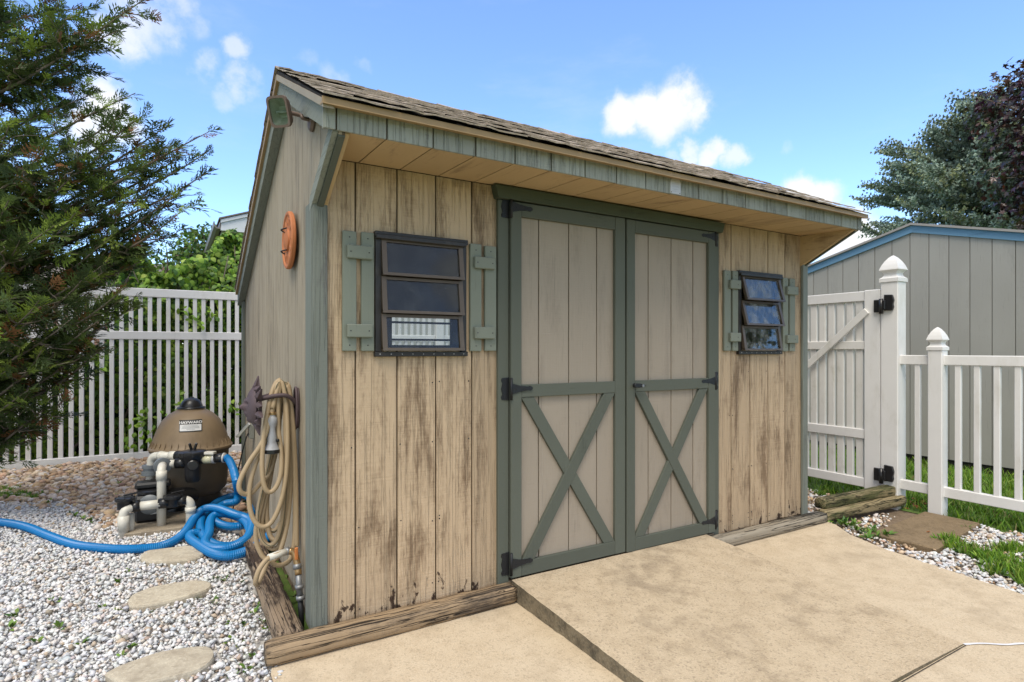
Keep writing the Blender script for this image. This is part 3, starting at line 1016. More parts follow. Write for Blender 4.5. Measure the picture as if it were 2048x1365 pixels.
def shingle_protos(exp, n):
    out = []
    for k in range(n):
        w = .305; t = .0045 + .003 * rp.random(); lift = .003 + .008 * rp.random(); L = exp * 1.25
        bm = bmesh.new()
        V = []
        nseg = 6
        for i in range(nseg + 1):
            x = -w / 2 + .003 + (w - .006) * i / nseg
            e = .006 * (rp.random() - .5); l = lift * (.6 + .7 * rp.random())
            V.append((x, e, l, L))
        top = [bm.verts.new((x, e, t + l)) for x, e, l, L in V]; bot = [bm.verts.new((x, e, l)) for x, e, l, L in V]
        ru = [bm.verts.new((x, L, t - .004)) for x, e, l, L in V]
        for i in range(nseg):
            bm.faces.new((top[i], top[i + 1], ru[i + 1], ru[i])); bm.faces.new((bot[i], bot[i + 1], top[i + 1], top[i]))
        bm.faces.new((bot[0], top[0], ru[0])); bm.faces.new((top[-1], bot[-1], ru[-1]))
        me = bpy.data.meshes.new('shingle'); bm.to_mesh(me); bm.free(); me.materials.append(M['shingle'])
        out.append(me)
    return out


def lay_shingles(low, high, exp, flip=1):
    (y0, z0), (y1, z1) = low, high
    L = math.hypot(y1 - y0, z1 - z0); ang = math.atan2(z1 - z0, y1 - y0)
    pr = shingle_protos(exp, 12)
    n = int(L / exp)
    for j in range(n):
        s = j * exp - .008
        yy, zz = y0 + (y1 - y0) * s / L, z0 + (z1 - z0) * s / L
        off = (j % 2) * .152 + .02 * rp.random()
        x = RX0 + .155 - off
        while x < RX1 + .1:
            xc = x
            sc = 1.0
            lo_, hi_ = max(x - .152, RX0), min(x + .152, RX1)
            if hi_ - lo_ > .03:
                xc = (lo_ + hi_) / 2; sc = (hi_ - lo_) / .304
                o = place('shingle', pr[rp.randrange(12)], None, roof, (xc, yy - .0 + .003 * rp.random(), zz + .005 + .0045 * (j > 0) + .004 * rp.random()))
                o.scale = (sc, 1, 1)
                o.rotation_euler = (ang + .012 + .012 * rp.random(), .012 * (rp.random() - .5), .008 * (rp.random() - .5))
            x += .305


lay_shingles(EAVE, RIDGE, .127)


def rear_courses():
    (y0, z0), (y1, z1) = REAR, RIDGE
    L = math.hypot(y1 - y0, z1 - z0); n = int(L / .127)
    V = []; F = []
    dy, dz = (y1 - y0) / L, (z1 - z0) / L; ny_, nz_ = -dz * -1, abs(dy)
    nrm = np.array([dz, -dy]); nrm = nrm if nrm[1] > 0 else -nrm
    for j in range(n):
        a = j * .127 - .008; b = a + .16
        x = RX0 - .006 * rp.random()
        while x < RX1:
            x2 = min(x + .305, RX1)
            p0 = np.array([y0 + dy * a, z0 + dz * a]); p1 = np.array([y0 + dy * b, z0 + dz * b])
            t = .009 + .005 * rp.random()
            k = len(V)
            for xx in (x, x2 - .004):
                for p, h in ((p0, .001), (p0, t), (p1, .003)):
                    q = p + nrm * h; V.append((xx, q[0], q[1]))
            F += [(k, k + 3, k + 4, k + 1), (k + 1, k + 4, k + 5, k + 2), (k, k + 1, k + 2), (k + 3, k + 5, k + 4)]
            x = x2
    o = mesh_obj('rear_shingles', V, F, M['shingle'], roof)
    o['kind'] = 'stuff'


rear_courses()
for k in range(20):     # ridge caps
    x = RX0 + k * .192
    x1 = min(x + .215, RX1)
    if x1 - x < .05: continue
    h = .018 + .004 * rp.random()
    V = []
    for xx, hh in ((x, h), (x1, h - .008)):
        V += [(xx, RIDGE[0] - .14, RIDGE[1] - .0705 + hh), (xx, RIDGE[0], RIDGE[1] + .004 + hh), (xx, RIDGE[0] + .14, RIDGE[1] - .0575 + hh),
              (xx, RIDGE[0] - .14, RIDGE[1] - .078 + hh), (xx, RIDGE[0], RIDGE[1] - .004 + hh), (xx, RIDGE[0] + .14, RIDGE[1] - .065 + hh)]
    F = [(0, 1, 7, 6), (1, 2, 8, 7), (3, 9, 10, 4), (4, 10, 11, 5), (0, 3, 4, 1), (1, 4, 5, 2), (6, 7, 10, 9), (7, 8, 11, 10), (0, 6, 9, 3), (2, 5, 11, 8)]
    mesh_obj('ridge_cap', V, F, M['shingle'], roof)
# drip edge, rake boards
prism('drip_edge', [(-.4605, 2.228), (-.4515, 2.232), (-.4515, 2.215), (-.4205, 2.2135), (-.4205, 2.2085), (-.455, 2.2005), (-.474, 2.196), (-.474, 2.199), (-.4605, 2.204)], 'x', RX0 + .004, RX1 - .006, M['drip'], roof)
rk = [RIDGE, EAVE]
prism('rake_moulding', along((RIDGE[0] - .01, RIDGE[1] - .028), (EAVE[0] + .01, EAVE[1] - .004), .0, .032), 'x', -.072, -.03, M['white_mould'], roof)
prism('rake_moulding', along((RIDGE[0] + .0, RIDGE[1] - .026), (REAR[0] - .02, REAR[1] - .012), .0, .038), 'x', -.072, -.03, M['drip'], roof)
prism('rake_board', [(RIDGE[0] - .03, RIDGE[1] - .072), (-.4085, 2.222), (-.4085, 2.125), (-.30, 2.180), (RIDGE[0] - .03, RIDGE[1] - .165)], 'x', -.056, -.0245, M['trim_rake'], roof)
prism('rake_board', along((RIDGE[0] - .02, RIDGE[1] - .045), (REAR[0] - .02, REAR[1] - .04), .012, .095), 'x', -.0545, -.002, M['trim_rake'], roof)
for s in ((RX1 - .045, RX1 - .02),):
    prism('rake_board', [(RIDGE[0], RIDGE[1] - .04), (-.4085, 2.222), (-.4085, 2.125), (-.3, 2.18), (RIDGE[0], RIDGE[1] - .135)], 'x', s[0], s[1], M['trim_rake'], roof)

# doors ------------------------------------------------------------
box('door_trim', .931, .997, -.026, -.003, -.020, 2.068, M['dark_green'], shed, .003)
box('door_trim', 2.602, 2.664, -.026, -.003, -.012, 2.062, M['dark_green'], shed, .003)
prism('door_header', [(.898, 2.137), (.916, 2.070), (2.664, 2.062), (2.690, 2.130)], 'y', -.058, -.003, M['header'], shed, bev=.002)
box('threshold', .99, 2.61, -.03, .05, -.06, .018, M['skid'], shed, .002)


def hinge(parent, x, z, s, yp):
    """black T strap hinge, s = +1 strap runs to the right"""
    V = []
    pl = [(0, -.062), (-.046 * s, -.058), (-.050 * s, -.044), (-.042 * s, -.030), (-.050 * s, 0), (-.042 * s, .030), (-.050 * s, .044), (-.046 * s, .058), (0, .062)]
    pts = [(x + a, z + b) for a, b in pl]
    h = prism('hinge', pts, 'y', yp - .0035, yp + .001, M['iron'], parent)
    st = [(.004 * s, -.030), (.050 * s, -.017), (.105 * s, -.010), (.122 * s, -.0125), (.133 * s, -.006), (.137 * s, 0), (.133 * s, .006), (.122 * s, .0125), (.105 * s, .010), (.050 * s, .017), (.004 * s, .030)]
    yd = -.048
    prism('hinge', [(x + a, z + b) for a, b in st], 'y', yd - .004, yd + .0035, M['iron'], parent)
    tube('hinge_pin', [(x, yd - .002, z - .06), (x, yd - .002, z + .06)], .0075, M['iron'], parent, 8)
    for a, b in ((-.028, .045), (-.028, -.045), (.03, 0), (.09, 0)):
        yy = yp - .0045 if a < 0 else yd - .005
        lathe('screw', [(.0042, 0), (.003, .0018)], (x + a * s, yy + .001, z + b), M['iron'], parent, 6, (0, -1, 0), False)


def make_door(x0, x1, grooves, side, yo, zb, zt, label):
    d = thing('door', ((x0 + x1) / 2, yo, zb), None, None)
    d['label'] = label
    d.parent = shed; d.location = WL[d.name] - WL[shed.name]
    ys0, ys1 = yo - .0455, yo - .0225      # frame
    yp0, yp1 = yo - .0215, yo - .010
    st = .066
    box('door_core', x0 + .01, x1 - .01, yo - .009, yo + .004, zb + .01, zt - .01, M['siding_groove'], d, 0)
    e = [x0 + .02] + grooves + [x1 - .02]
    for a, b in zip(e[:-1], e[1:]):
        box('panel_plank', a + .0032, b - .0032, yp0 - .001 * rp.random(), yp1, zb + .02, zt - .02, M['door'], d, .002)
    box('stile', x0, x0 + st, ys0, ys1, zb, zt, M['dark_green'], d, .0025)
    box('stile', x1 - st - (.012 if side < 0 else 0), x1, ys0, ys1, zb, zt, M['dark_green'], d, .0025)
    xa, xb = x0 + st + .0006, x1 - st - (.0126 if side < 0 else .0006)
    box('rail', xa, xb, ys0 + .0012, ys1, zt - .076, zt, M['dark_green_x'], d, .0025)
    box('rail', xa, xb, ys0 + .0012, ys1, 1.007, 1.076, M['dark_green_x'], d, .0025)
    box('rail', xa, xb, ys0 + .0012, ys1, zb, zb + .078, M['dark_green_x'], d, .0025)
    h = .083; z1, z0 = 1.0062, zb + .0785
    A = [(xa, z1), (xa + h, z1), (xb, z0), (xb - h, z0)]
    B = [(xb, z1), (xb - h, z1), (xa, z0), (xa + h, z0)]
    front, back = (B, A) if side < 0 else (A, B)
    prism('brace', front, 'y', ys0 + .002, ys1 + .0005, M['dark_green'], d, bev=.002)
    prism('brace', back, 'y', ys0 + .0055, ys1 + .0005, M['dark_green'], d, bev=.002)
    hx = x0 - .002 if side < 0 else x1 + .002
    for z in (zb + .078, 1.055, zt - .03):
        hinge(d, hx, z, 1 if side < 0 else -1, -.0265)
    return d


d1 = make_door(1.0, 1.803, [1.191, 1.397, 1.601], -1, 0., .038, 2.062, 'left door leaf with crossed green braces and taupe panels')
d2 = make_door(1.812, 2.599, [2.008, 2.207, 2.407], 1, -.006, .034, 2.058, 'right door leaf with black lever handle')
lathe('handle', [(.014, 0), (.014, .008), (.009, .010), (.009, .026), (.011, .028), (.011, .034)], (1.870, -.050, 1.046), M['iron'], d2, 14, (0, -1, 0))
prism('handle', [(1.838, 1.050), (1.846, 1.062), (1.880, 1.060), (1.920, 1.054), (1.935, 1.044), (1.920, 1.038), (1.880, 1.034), (1.845, 1.036)], 'y', -.090, -.078, M['iron'], d2, bev=.003)
lathe('lock', [(.009, 0), (.009, .005), (.004, .0055)], (1.905, -.089, 1.046), M['galv'], d2, 12, (0, -1, 0))


# windows and shutters -------------------------------------------
def make_window(x0, x1, z0, z1, glassm, tilt, label):
    w = thing('window', ((x0 + x1) / 2, 0, z0), None, None)
    w['label'] = label
    w.parent = shed; w.location = WL[w.name] - WL[shed.name]
    K = M['bronze_dark']
    box('frame', x0, x0 + .030, -.020, .024, z0 + .020, z1 - .022, K, w, .002)
    box('frame', x1 - .030, x1, -.020, .024, z0 + .020, z1 - .022, K, w, .002)
    box('frame', x0 - .004, x1 + .004, -.030, .024, z1 - .022, z1 + .004, K, w, .002)
    box('drip_cap', x0 - .002, x1 - .01, -.044, -.030, z1 - .034, z1 - .012, K, w, .003)
    box('sill', x0 - .004, x1 + .004, -.028, .024, z0 - .004, z0 + .020, K, w, .002)
    for k in range(9):
        lathe('screw', [(.003, 0), (.002, .002)], (x0 + .02 + (x1 - x0 - .04) * k / 8, -.028, z0 + .008), M['tin'], w, 6, (0, -1, 0), False)
    n = 3
    H = (z1 - z0 - .05) / n
    tilts = tilt if isinstance(tilt, tuple) else (tilt,) * n
    for i in range(n):
        zt = z1 - .026 - i * H; zb = zt - H
        o_t, o_b = -.024, -.024 - tilts[i]
        xa, xb = x0 + .028, x1 - .024
        def P(z):
            return o_t + (o_b - o_t) * (zt - z) / H
        def bar(nm, a, b, zlo, zhi, th, m, inset=0.):
            V = []
            for zz in (zlo, zhi):
                for yy in (P(zz) + inset, P(zz) + inset + th):
                    for xx in (a, b):
                        V.append((xx, yy, zz))
            return mesh_obj(nm, V, [(0, 1, 5, 4), (2, 6, 7, 3), (0, 2, 3, 1), (4, 5, 7, 6), (0, 4, 6, 2), (1, 3, 7, 5)], m, w)
        B_ = M['bronze']
        bar('sash', xa, xa + .024, zb + .010, zt - .002, .020, B_)
        bar('sash', xb - .024, xb, zb + .010, zt - .002, .020, B_)
        bar('sash', xa, xb, zb + .001, zb + .0145, .024, B_, -.002)
        bar('sash', xa + .024, xb - .024, zt - .018, zt - .004, .018, B_, .001)
        bar('pane', xa + .022, xb - .022, zb + .012, zt - .014, .004, glassm, .008)
    return w


make_window(.267, .747, 1.236, 1.826, M['glass'], .026, 'window near the left corner with three tilted panes')
make_window(2.877, 3.357, 1.236, 1.822, M['glass_dust_reflection'], (.050, .046, .028), 'window right of the doors with three open tilted panes')


def make_shutter(xs, xb, z0, z1, bz):
    s = thing('shutter', (xs[0][0], 0, z0), None, None)
    s.parent = shed; s.location = WL[s.name] - WL[shed.name]
    for a, b in xs:
        box('slat', a, b, -.0225, -.0025, z0 + .004 * rp.random(), z1 + .006 * (rp.random() - .5), M['shutter'], s, .003)
    for c, d in bz:
        box('batten', xb[0], xb[1], -.044, -.0227, c, d, M['shutter'], s, .004)
    for a, b in xs:
        for z in (z0 + .03, z1 - .03):
            lathe('nail', [(.0035, 0), (.0022, .0012)], ((a + b) / 2, -.0225, z), M['iron'], s, 6, (0, -1, 0), False)
        for c, d in bz:
            lathe('nail', [(.0035, 0), (.0022, .0012)], ((a + b) / 2, -.044, (c + d) / 2), M['iron'], s, 6, (0, -1, 0), False)


make_shutter([(.113, .177), (.200, .261)], (.130, .250), 1.256, 1.818, [(1.322, 1.384), (1.688, 1.750)])
make_shutter([(.768, .834), (.855, .923)], (.785, .905), 1.255, 1.815, [(1.322, 1.384), (1.688, 1.750)])
make_shutter([(2.725, 2.792), (2.812, 2.870)], (2.765, 2.875), 1.256, 1.816, [(1.322, 1.384), (1.690, 1.752)])
make_shutter([(3.377, 3.440), (3.460, 3.525)], (3.402, 3.535), 1.253, 1.806, [(1.314, 1.376), (1.680, 1.742)])
# ------------------------------------------------------------------ things on and beside the shed
def timber(name, a, b, w, h, m, label, knots=0, seed=0, group='landscape timbers round the shed', rot=0.):
    """flattened round landscape timber with checks and a worn surface"""
    a, b = np.array(a, float), np.array(b, float)
    d = b - a; L = np.linalg.norm(d); d /= L
    s = np.cross(d, (0, 0, 1.)); s /= np.linalg.norm(s); u = np.cross(s, d)
    n = max(6, int(L / .03)); K = 18
    prof = []
    for k in range(K):
        t = 2 * math.pi * k / K + rot
        c, q = math.cos(t), math.sin(t)
        e = .42
        prof.append((math.copysign(abs(c) ** e, c) * w / 2, math.copysign(abs(q) ** .62, q) * h / 2))
    V = []; F = []
    for i in range(n + 1):
        p = a + d * L * i / n
        end = 1 - .12 * (i in (0, n))
        for k, (x, z) in enumerate(prof):
            j = 1 + .05 * mnoise.noise(Vector((i * .06 + seed, k * 1.3, seed))) + .07 * mnoise.noise(Vector((i * .35, k * .9 + seed, seed * 2)))
            if knots and mnoise.noise(Vector((i * .13, k * .6, seed + 9))) > .25: j *= 1 - knots
            V.append(p + (s * x + u * z) * j * end + (d * .006 * mnoise.noise(Vector((k * 2.1, seed, i))) if i in (0, n) else 0))
    for i in range(n):
        for k in range(K):
            k2 = (k + 1) % K
            F.append((i * K + k, i * K + k2, (i + 1) * K + k2, (i + 1) * K + k))
    F.append(tuple(range(K - 1, -1, -1))); F.append(tuple(range(n * K, n * K + K)))
    o = mesh_obj(name, V, F, m, None, True)
    return tag(o, label, 'timber', group)


TZ = PZ + .002
timber('landscape_timber', (-.225, -.076, TZ + .046), (1.005, -.060, TZ + .040), .105, .092, M['timber'], 'long cracked brown timber lying along the shed left of the ramp', .05, 1)
timber('landscape_timber', (2.53, -.062, TZ + .036), (3.80, -.066, TZ + .034), .10, .080, M['timber_gray'], 'grey weathered timber lying along the shed right of the ramp', .10, 5)
timber('landscape_timber', (-.112, -.015, TZ + .042), (-.100, 1.75, TZ + .030), .125, .095, M['timber_y'], 'rotten dark timber beside the gravel along the side wall', .22, 9)
timber('landscape_timber', (3.80, -.062, TZ + .040), (4.86, -.135, TZ + .040), .09, .085, M['timber_moss'], 'lower of two mossy timbers stacked before the gate', .06, 13)
timber('landscape_timber', (3.84, -.022, TZ + .118), (4.90, -.075, TZ + .118), .10, .085, M['timber_moss'], 'upper of two mossy timbers stacked before the gate', .08, 17)


# terracotta disc
def disc():
    t = thing('terracotta_disc', (-.03, .52, 1.84), 'round orange terracotta wall disc hung on the side wall', 'wall decoration')
    c = (-.016, .545, 1.848)
    lathe('body', [(.148, 0), (.153, .005), (.153, .019), (.148, .025), (.136, .025), (.130, .019), (.06, .018), (.0005, .018)], c, M['terracotta'], t, 40, (-1, 0, 0))
    # raised sun relief and rim pattern
    for k in range(12):
        a = 2 * math.pi * k / 12
        p = Vector((c[0] - .018, c[1] + .085 * math.cos(a), c[2] + .085 * math.sin(a)))
        q = Vector((c[0] - .018, c[1] + .122 * math.cos(a), c[2] + .122 * math.sin(a)))
        beam('relief', p, q, .014, .008, M['terracotta'], t, up=(-1, 0, 0), bev=.002)
    lathe('relief', [(.060, .0), (.058, .010), (.03, .018), (.0005, .020)], (c[0] - .017, c[1], c[2]), M['terracotta'], t, 20, (-1, 0, 0))
    for z in (.055, -.06):
        tube('hook', spline([(c[0] - .03, c[1] + .02, c[2] + z - .012), (c[0] - .048, c[1] + .02, c[2] + z), (c[0] - .045, c[1] - .01, c[2] + z), (c[0] - .03, c[1] - .03, c[2] + z + .004)], 4), .004, M['iron'], t, 6)


disc()


# floodlight
def floodlight():
    t = thing('floodlight', (-.03, .08, 2.31), 'rusty brown floodlight on a swivel arm under the gable', 'floodlight')
    pc = Vector((-.004, .055, 2.325))
    lathe('base_plate', [(.052, 0), (.052, .006), (.044, .016), (.016, .020)], pc, M['lamp_body'], t, 24, (-1, 0, 0))
    hc = Vector(tuple(onY(561, 224, .02)))
    f = Vector((-.62, -.66, -.34)).normalized()
    back = hc - f * .055
    tube('arm', spline([pc + Vector((-.01, 0, 0)), pc + Vector((-.045, -.004, .0)), (pc + back) / 2 + Vector((0, 0, .004)), back], 5), .0095, M['lamp_body'], t, 8)
    lathe('knuckle', [(.014, -.014), (.017, -.008), (.017, .008), (.014, .014)], back, M['lamp_body'], t, 12, (0, .3, 1))
    s = f.cross(Vector((0, 0, 1))).normalized(); u = s.cross(f)
    def ring(w, h, d, r=.35, n=24):
        R = []; w, h, d = w * .76, h * .78, d * .85
        for k in range(n):
            a = 2 * math.pi * (k + .5) / n
            x, y = math.cos(a), math.sin(a)
            R.append(tuple(hc + s * math.copysign(abs(x) ** r, x) * w + u * math.copysign(abs(y) ** r, y) * h + f * d))
        return R
    def shell(nm, rings, m, cap0=False, cap1=False):
        n = len(rings[0]); V = [v for r in rings for v in r]; F = []
        for i in range(len(rings) - 1):
            for k in range(n):
                F.append((i * n + k, i * n + (k + 1) % n, (i + 1) * n + (k + 1) % n, (i + 1) * n + k))
        if cap0: F.append(tuple(range(n - 1, -1, -1)))
        if cap1: F.append(tuple(range((len(rings) - 1) * n, len(rings) * n)))
        return mesh_obj(nm, V, F, m, t)
    shell('housing', [ring(.030, .035, -.05), ring(.052, .068, -.03), ring(.062, .079, .0), ring(.066, .084, .004), ring(.066, .084, .022), ring(.054, .071, .022), ring(.054, .071, .012)], M['lamp_body'], True)
    shell('reflector', [ring(.0535, .0705, .011), ring(.026, .030, -.028)], M['reflector'], False, True)
    shell('lens', [ring(.0538, .0708, .0135), ring(.0538, .0708, .0165)], M['lens'], True, True)
    a = hc - s * .028 - f * .012; b = hc + s * .028 - f * .012
    tube('bulb', [a, b], .006, M['label_w'], t, 8)


floodlight()

# small oval builder's plate on the fascia
pl = thing('metal_plaque', (1.832, -.42, 2.14), 'small arched white metal plate nailed on the fascia board', 'plaque')
arch = [(1.792, 2.126), (1.872, 2.126), (1.872, 2.185)] + [(1.832 + .040 * math.cos(a), 2.185 + .034 * math.sin(a)) for a in np.linspace(.25, math.pi - .25, 9)] + [(1.792, 2.185)]
prism('plate', arch, 'y', -.4235, -.4200, M['tin'], pl, bev=.001)
for k, (w, z) in enumerate(((.020, 2.196), (.050, 2.180), (.056, 2.166), (.048, 2.153), (.056, 2.141))):
    box('embossing', 1.832 - w / 2, 1.832 + w / 2, -.4250, -.4236, z - .0025, z + .0025, M['tin'], pl, .0006)
for x in (1.80, 1.864):
    lathe('nail', [(.003, 0), (.002, .0015)], (x, -.4235, 2.133), M['iron'], pl, 6, (0, -1, 0), False)


# hose holder: iron arm with a sun face at its end
HY = .42


def hose_holder():
    t = thing('hose_holder', (-.02, HY, .95), 'plum coloured iron hose holder with a sun face end', 'hose holder')
    bp = []
    for k in range(28):
        a = 2 * math.pi * k / 28
        bp.append((HY + .038 * math.cos(a), .965 + .105 * math.sin(a)))
    prism('back_plate', bp, 'x', -.012, -.002, M['purple_iron'], t, bev=.002)
    tube('back_rim', spline([(-.016, y, z) for y, z in bp + bp[:1]], 2), .007, M['purple_iron'], t, 6)
    for z in (.90, 1.03):
        lathe('screw', [(.006, 0), (.004, .003)], (-.012, HY, z), M['tin'], t, 8, (-1, 0, 0), False)
    for y in (-.05, .05):
        tube('arm', spline([(-.008, HY + y * .4, .98), (-.06, HY + y, 1.03), (-.12, HY + y, 1.035), (-.185, HY + y * .6, 1.02)], 5), .011, M['purple_iron'], t, 8)
    # the face: rim of pointed rays round a modelled face that looks away from the wall
    fc = np.array([-.195, HY, .985])
    K = 48
    def fpt(r, a, out):
        return (fc[0] - out, fc[1] + r * math.cos(a), fc[2] + r * math.sin(a))
    for k in range(13):
        a = 2 * math.pi * k / 13 + .12
        L = .150 if k % 2 else .118
        b = .24
        V = [fpt(.075, a - b, .004), fpt(.075, a + b, .004), fpt(.105, a + b * .62, .014), fpt(L, a + .05 * (-1) ** k, .0), fpt(.105, a - b * .62, .014), fpt(.095, a, .026),
             fpt(.075, a - b, -.010), fpt(.075, a + b, -.010), fpt(L, a + .05 * (-1) ** k, -.006)]
        F = [(0, 1, 5), (1, 2, 5), (2, 3, 5), (3, 4, 5), (4, 0, 5), (6, 8, 7), (0, 6, 7, 1), (1, 7, 8, 2), (2, 8, 3), (3, 8, 4), (4, 8, 6, 0)]
        mesh_obj('ray', V, F, M['purple_iron'], t)
    n1, n2 = 20, 28
    V = []; F = []
    for i in range(n1 + 1):
        r = .088 * i / n1
        for k in range(n2):
            a = 2 * math.pi * k / n2
            y, z = r * math.cos(a), r * math.sin(a) * 1.06
            o = .050 * math.sqrt(max(0, 1 - (r / .0905) ** 2))
            o += .030 * math.exp(-(y / .014) ** 2 - ((z + .002) / .020) ** 2) * (1 if z < .02 else 1)      # nose
            o += .010 * math.exp(-(y / .030) ** 2 - ((z - .030) / .009) ** 2)                          # brow
            o += .012 * math.exp(-(y / .022) ** 2 - ((z + .034) / .006) ** 2) + .010 * math.exp(-(y / .02) ** 2 - ((z + .047) / .006) ** 2)   # lips
            o -= .010 * sum(math.exp(-((y - e) / .012) ** 2 - ((z - .014) / .007) ** 2) for e in (-.028, .028))
            o += .012 * math.exp(-(y / .020) ** 2 - ((z + .070) / .012) ** 2)
            V.append((fc[0] - .006 - o, fc[1] + y, fc[2] + z))
    for i in range(n1):
        for k in range(n2):
            k2 = (k + 1) % n2
            F.append((i * n2 + k, i * n2 + k2, (i + 1) * n2 + k2, (i + 1) * n2 + k))
    mesh_obj('face', V, F, M['purple_iron'], t, True)


hose_holder()


def hp(px, py, Y):
    return onY(px, py, Y)


def garden_hose():
    t = thing('garden_hose', (-.12, .42, .3), 'tan garden hose hung in long loops on the side wall with grey spray nozzle', 'garden hose')
    A = [ # from the tap, along the ground side, then loop after loop over the holder
        (573, 1103, .30), (556, 1108, .28), (535, 1118, .26), (518, 1140, .24), (511, 1165, .24), (516, 1168, .27), (526, 1146, .30), (538, 1122, .32), (552, 1131, .33), (570, 1128, .34), (583, 1112, .36),
        (590, 1060, .37), (589, 950, .38), (584, 850, .40), (580, 788, .42), (574, 768, .43), (566, 790, .44), (556, 860, .45), (540, 960, .46), (524, 1040, .44), (528, 1080, .42), (545, 1098, .40), (562, 1082, .39), (574, 1000, .38), (577, 880, .40), (574, 800, .42), (569, 771, .42), (563, 782, .42),
        (552, 860, .42), (530, 960, .44), (516, 1030, .43), (522, 1075, .41), (538, 1091, .39), (555, 1076, .37), (566, 1020, .36), (571, 920, .37), (571, 830, .39), (569, 782, .41), (562, 766, .42), (553, 790, .42),
        (536, 870, .40), (510, 930, .37), (498, 985, .35), (503, 1030, .34), (520, 1053, .33), (541, 1047, .33), (560, 1010, .33), (572, 950, .34), (575, 870, .36), (571, 800, .39), (563, 764, .41), (556, 772, .42),
        (548, 830, .44), (536, 930, .45), (522, 1010, .46), (532, 1050, .45), (548, 1062, .44), (566, 1030, .44), (583, 930, .44), (584, 830, .44), (577, 778, .43), (566, 768, .42), (552, 776, .40),
        (544, 850, .43), (534, 960, .45), (512, 1060, .42), (522, 1108, .40), (542, 1122, .38), (560, 1104, .36), (578, 1020, .38), (582, 880, .40), (576, 790, .42), (568, 768, .43),
        (560, 800, .46), (548, 900, .48), (534, 1000, .46), (538, 1066, .43), (554, 1080, .40), (570, 1050, .39), (580, 940, .41), (580, 830, .43), (572, 776, .43), (560, 770, .42),
        (545, 820, .38), (527, 880, .36), (498, 925, .35), (479, 965, .34), (482, 985, .34), (500, 988, .36), (520, 968, .40), (540, 945, .44), (556, 880, .44), (560, 800, .43), (563, 770, .42),
        (558, 780, .40), (556, 850, .38), (562, 900, .36), (562, 945, .34), (552, 975, .33), (538, 985, .33), (528, 970, .33), (524, 930, .34), (528, 870, .36), (540, 800, .39), (550, 770, .41), (560, 760, .415), (556, 775, .40), (549, 800, .385), (545, 818, .375)]
    P = [hp(*p) for p in A]
    C = resample(spline(P, 6), .012)
    tube('hose', C, .0118, M['tan_hose'], t, 9)
    T_ = np.gradient(C, axis=0); T_ /= np.linalg.norm(T_, axis=1)[:, None]; toc = CAM - C; toc /= np.linalg.norm(toc, axis=1)[:, None]
    sd = np.cross(T_, (.35, -.75, .35)); sd /= np.linalg.norm(sd, axis=1)[:, None]; out_ = np.cross(sd, T_)
    out_ *= np.sign((out_ * np.array([-.3, -.9, .2])).sum(1))[:, None]
    dd = out_ * .92 + sd * .40; dd /= np.linalg.norm(dd, axis=1)[:, None]
    tube('stripe', (C + dd * .0108)[260:430], .0022, M['stripe'], t, 5)
    tube('stripe', (C + dd * .0108)[520:680], .0022, M['stripe'], t, 5)
    C2 = resample(spline([hp(597, 770 + k, .40) for k in (0,)] + [hp(594, 1090, .36), hp(592, 960, .38), hp(586, 850, .40), hp(580, 790, .41), hp(572, 772, .42)], 6)[6:], .012)
    tube('hose', C2, .0118, M['tan_hose'], t, 9)
    # cuff at the tap
    tube('cuff', [hp(574, 1103, .30), hp(537, 1116, .265)], .0165, M['pvc'], t, 10)
    tube('coupling', [hp(571, 1104, .30), hp(579, 1101, .305)], .019, M['galv'], t, 10)
    # nozzle hanging head down
    top = Vector(tuple(hp(545, 828, .37))); dn = Vector((-.012, -.012, -1)).normalized()
    prof = [(.010, 0), (.014, .004), (.014, .012), (.021, .022), (.0235, .036), (.021, .052), (.016, .066), (.0155, .082), (.019, .104), (.0225, .122), (.022, .138), (.024, .150), (.031, .166), (.036, .176)]
    nz = lathe('nozzle', prof, top, M['nozzle'], t, 20, dn)
    lathe('nozzle_ring', [(.0355, .1765), (.038, .178), (.038, .194), (.034, .196), (.0005, .196)], top, M['black'], t, 24, dn)
    lathe('collar', [(.0145, -.008), (.0165, -.006), (.0165, .004), (.0145, .006)], top, M['brass'], t, 14, dn)
    kp = top + dn * .132 + Vector((.020, -.012, 0))
    lathe('nozzle_knob', [(.008, 0), (.008, .010), (.006, .012)], kp, M['black'], t, 10, (.5, -1, .1))


garden_hose()


def spigot():
    t = thing('water_tap', (-.03, .25, -.07), 'tap on a galvanised riser pipe with orange valve handle', 'tap')
    b = hp(603, 1238, .235); m1 = hp(600, 1190, .245); m2 = hp(597, 1150, .26); m3 = hp(592, 1112, .285)
    tube('riser', [b + np.array([0, 0, -.05]), b, m1], .013, M['iron'], t, 10)
    tube('riser', [m1, m2], .0145, M['galv'], t, 10)
    for p, q in ((hp(601, 1200, .24), hp(600.5, 1192, .242)), (hp(599, 1178, .25), hp(598.5, 1170, .252)), (hp(595, 1138, .27), hp(594, 1128, .275))):
        tube('collar', [p, q], .020, M['galv'], t, 12)
    tube('tap_body', spline([m2, hp(594, 1125, .28), hp(588, 1106, .295), hp(578, 1102, .30)], 4), [.017] * 13, M['brass'], t, 10)
    h0 = hp(597, 1118, .28); h1 = hp(597, 1093, .28)
    beam('handle', h0 + np.array([-.012, -.012, 0]), h1 + np.array([-.012, -.012, 0]), .016, .010, M['orange'], t, up=(0, 1, 0), bev=.003)


spigot()


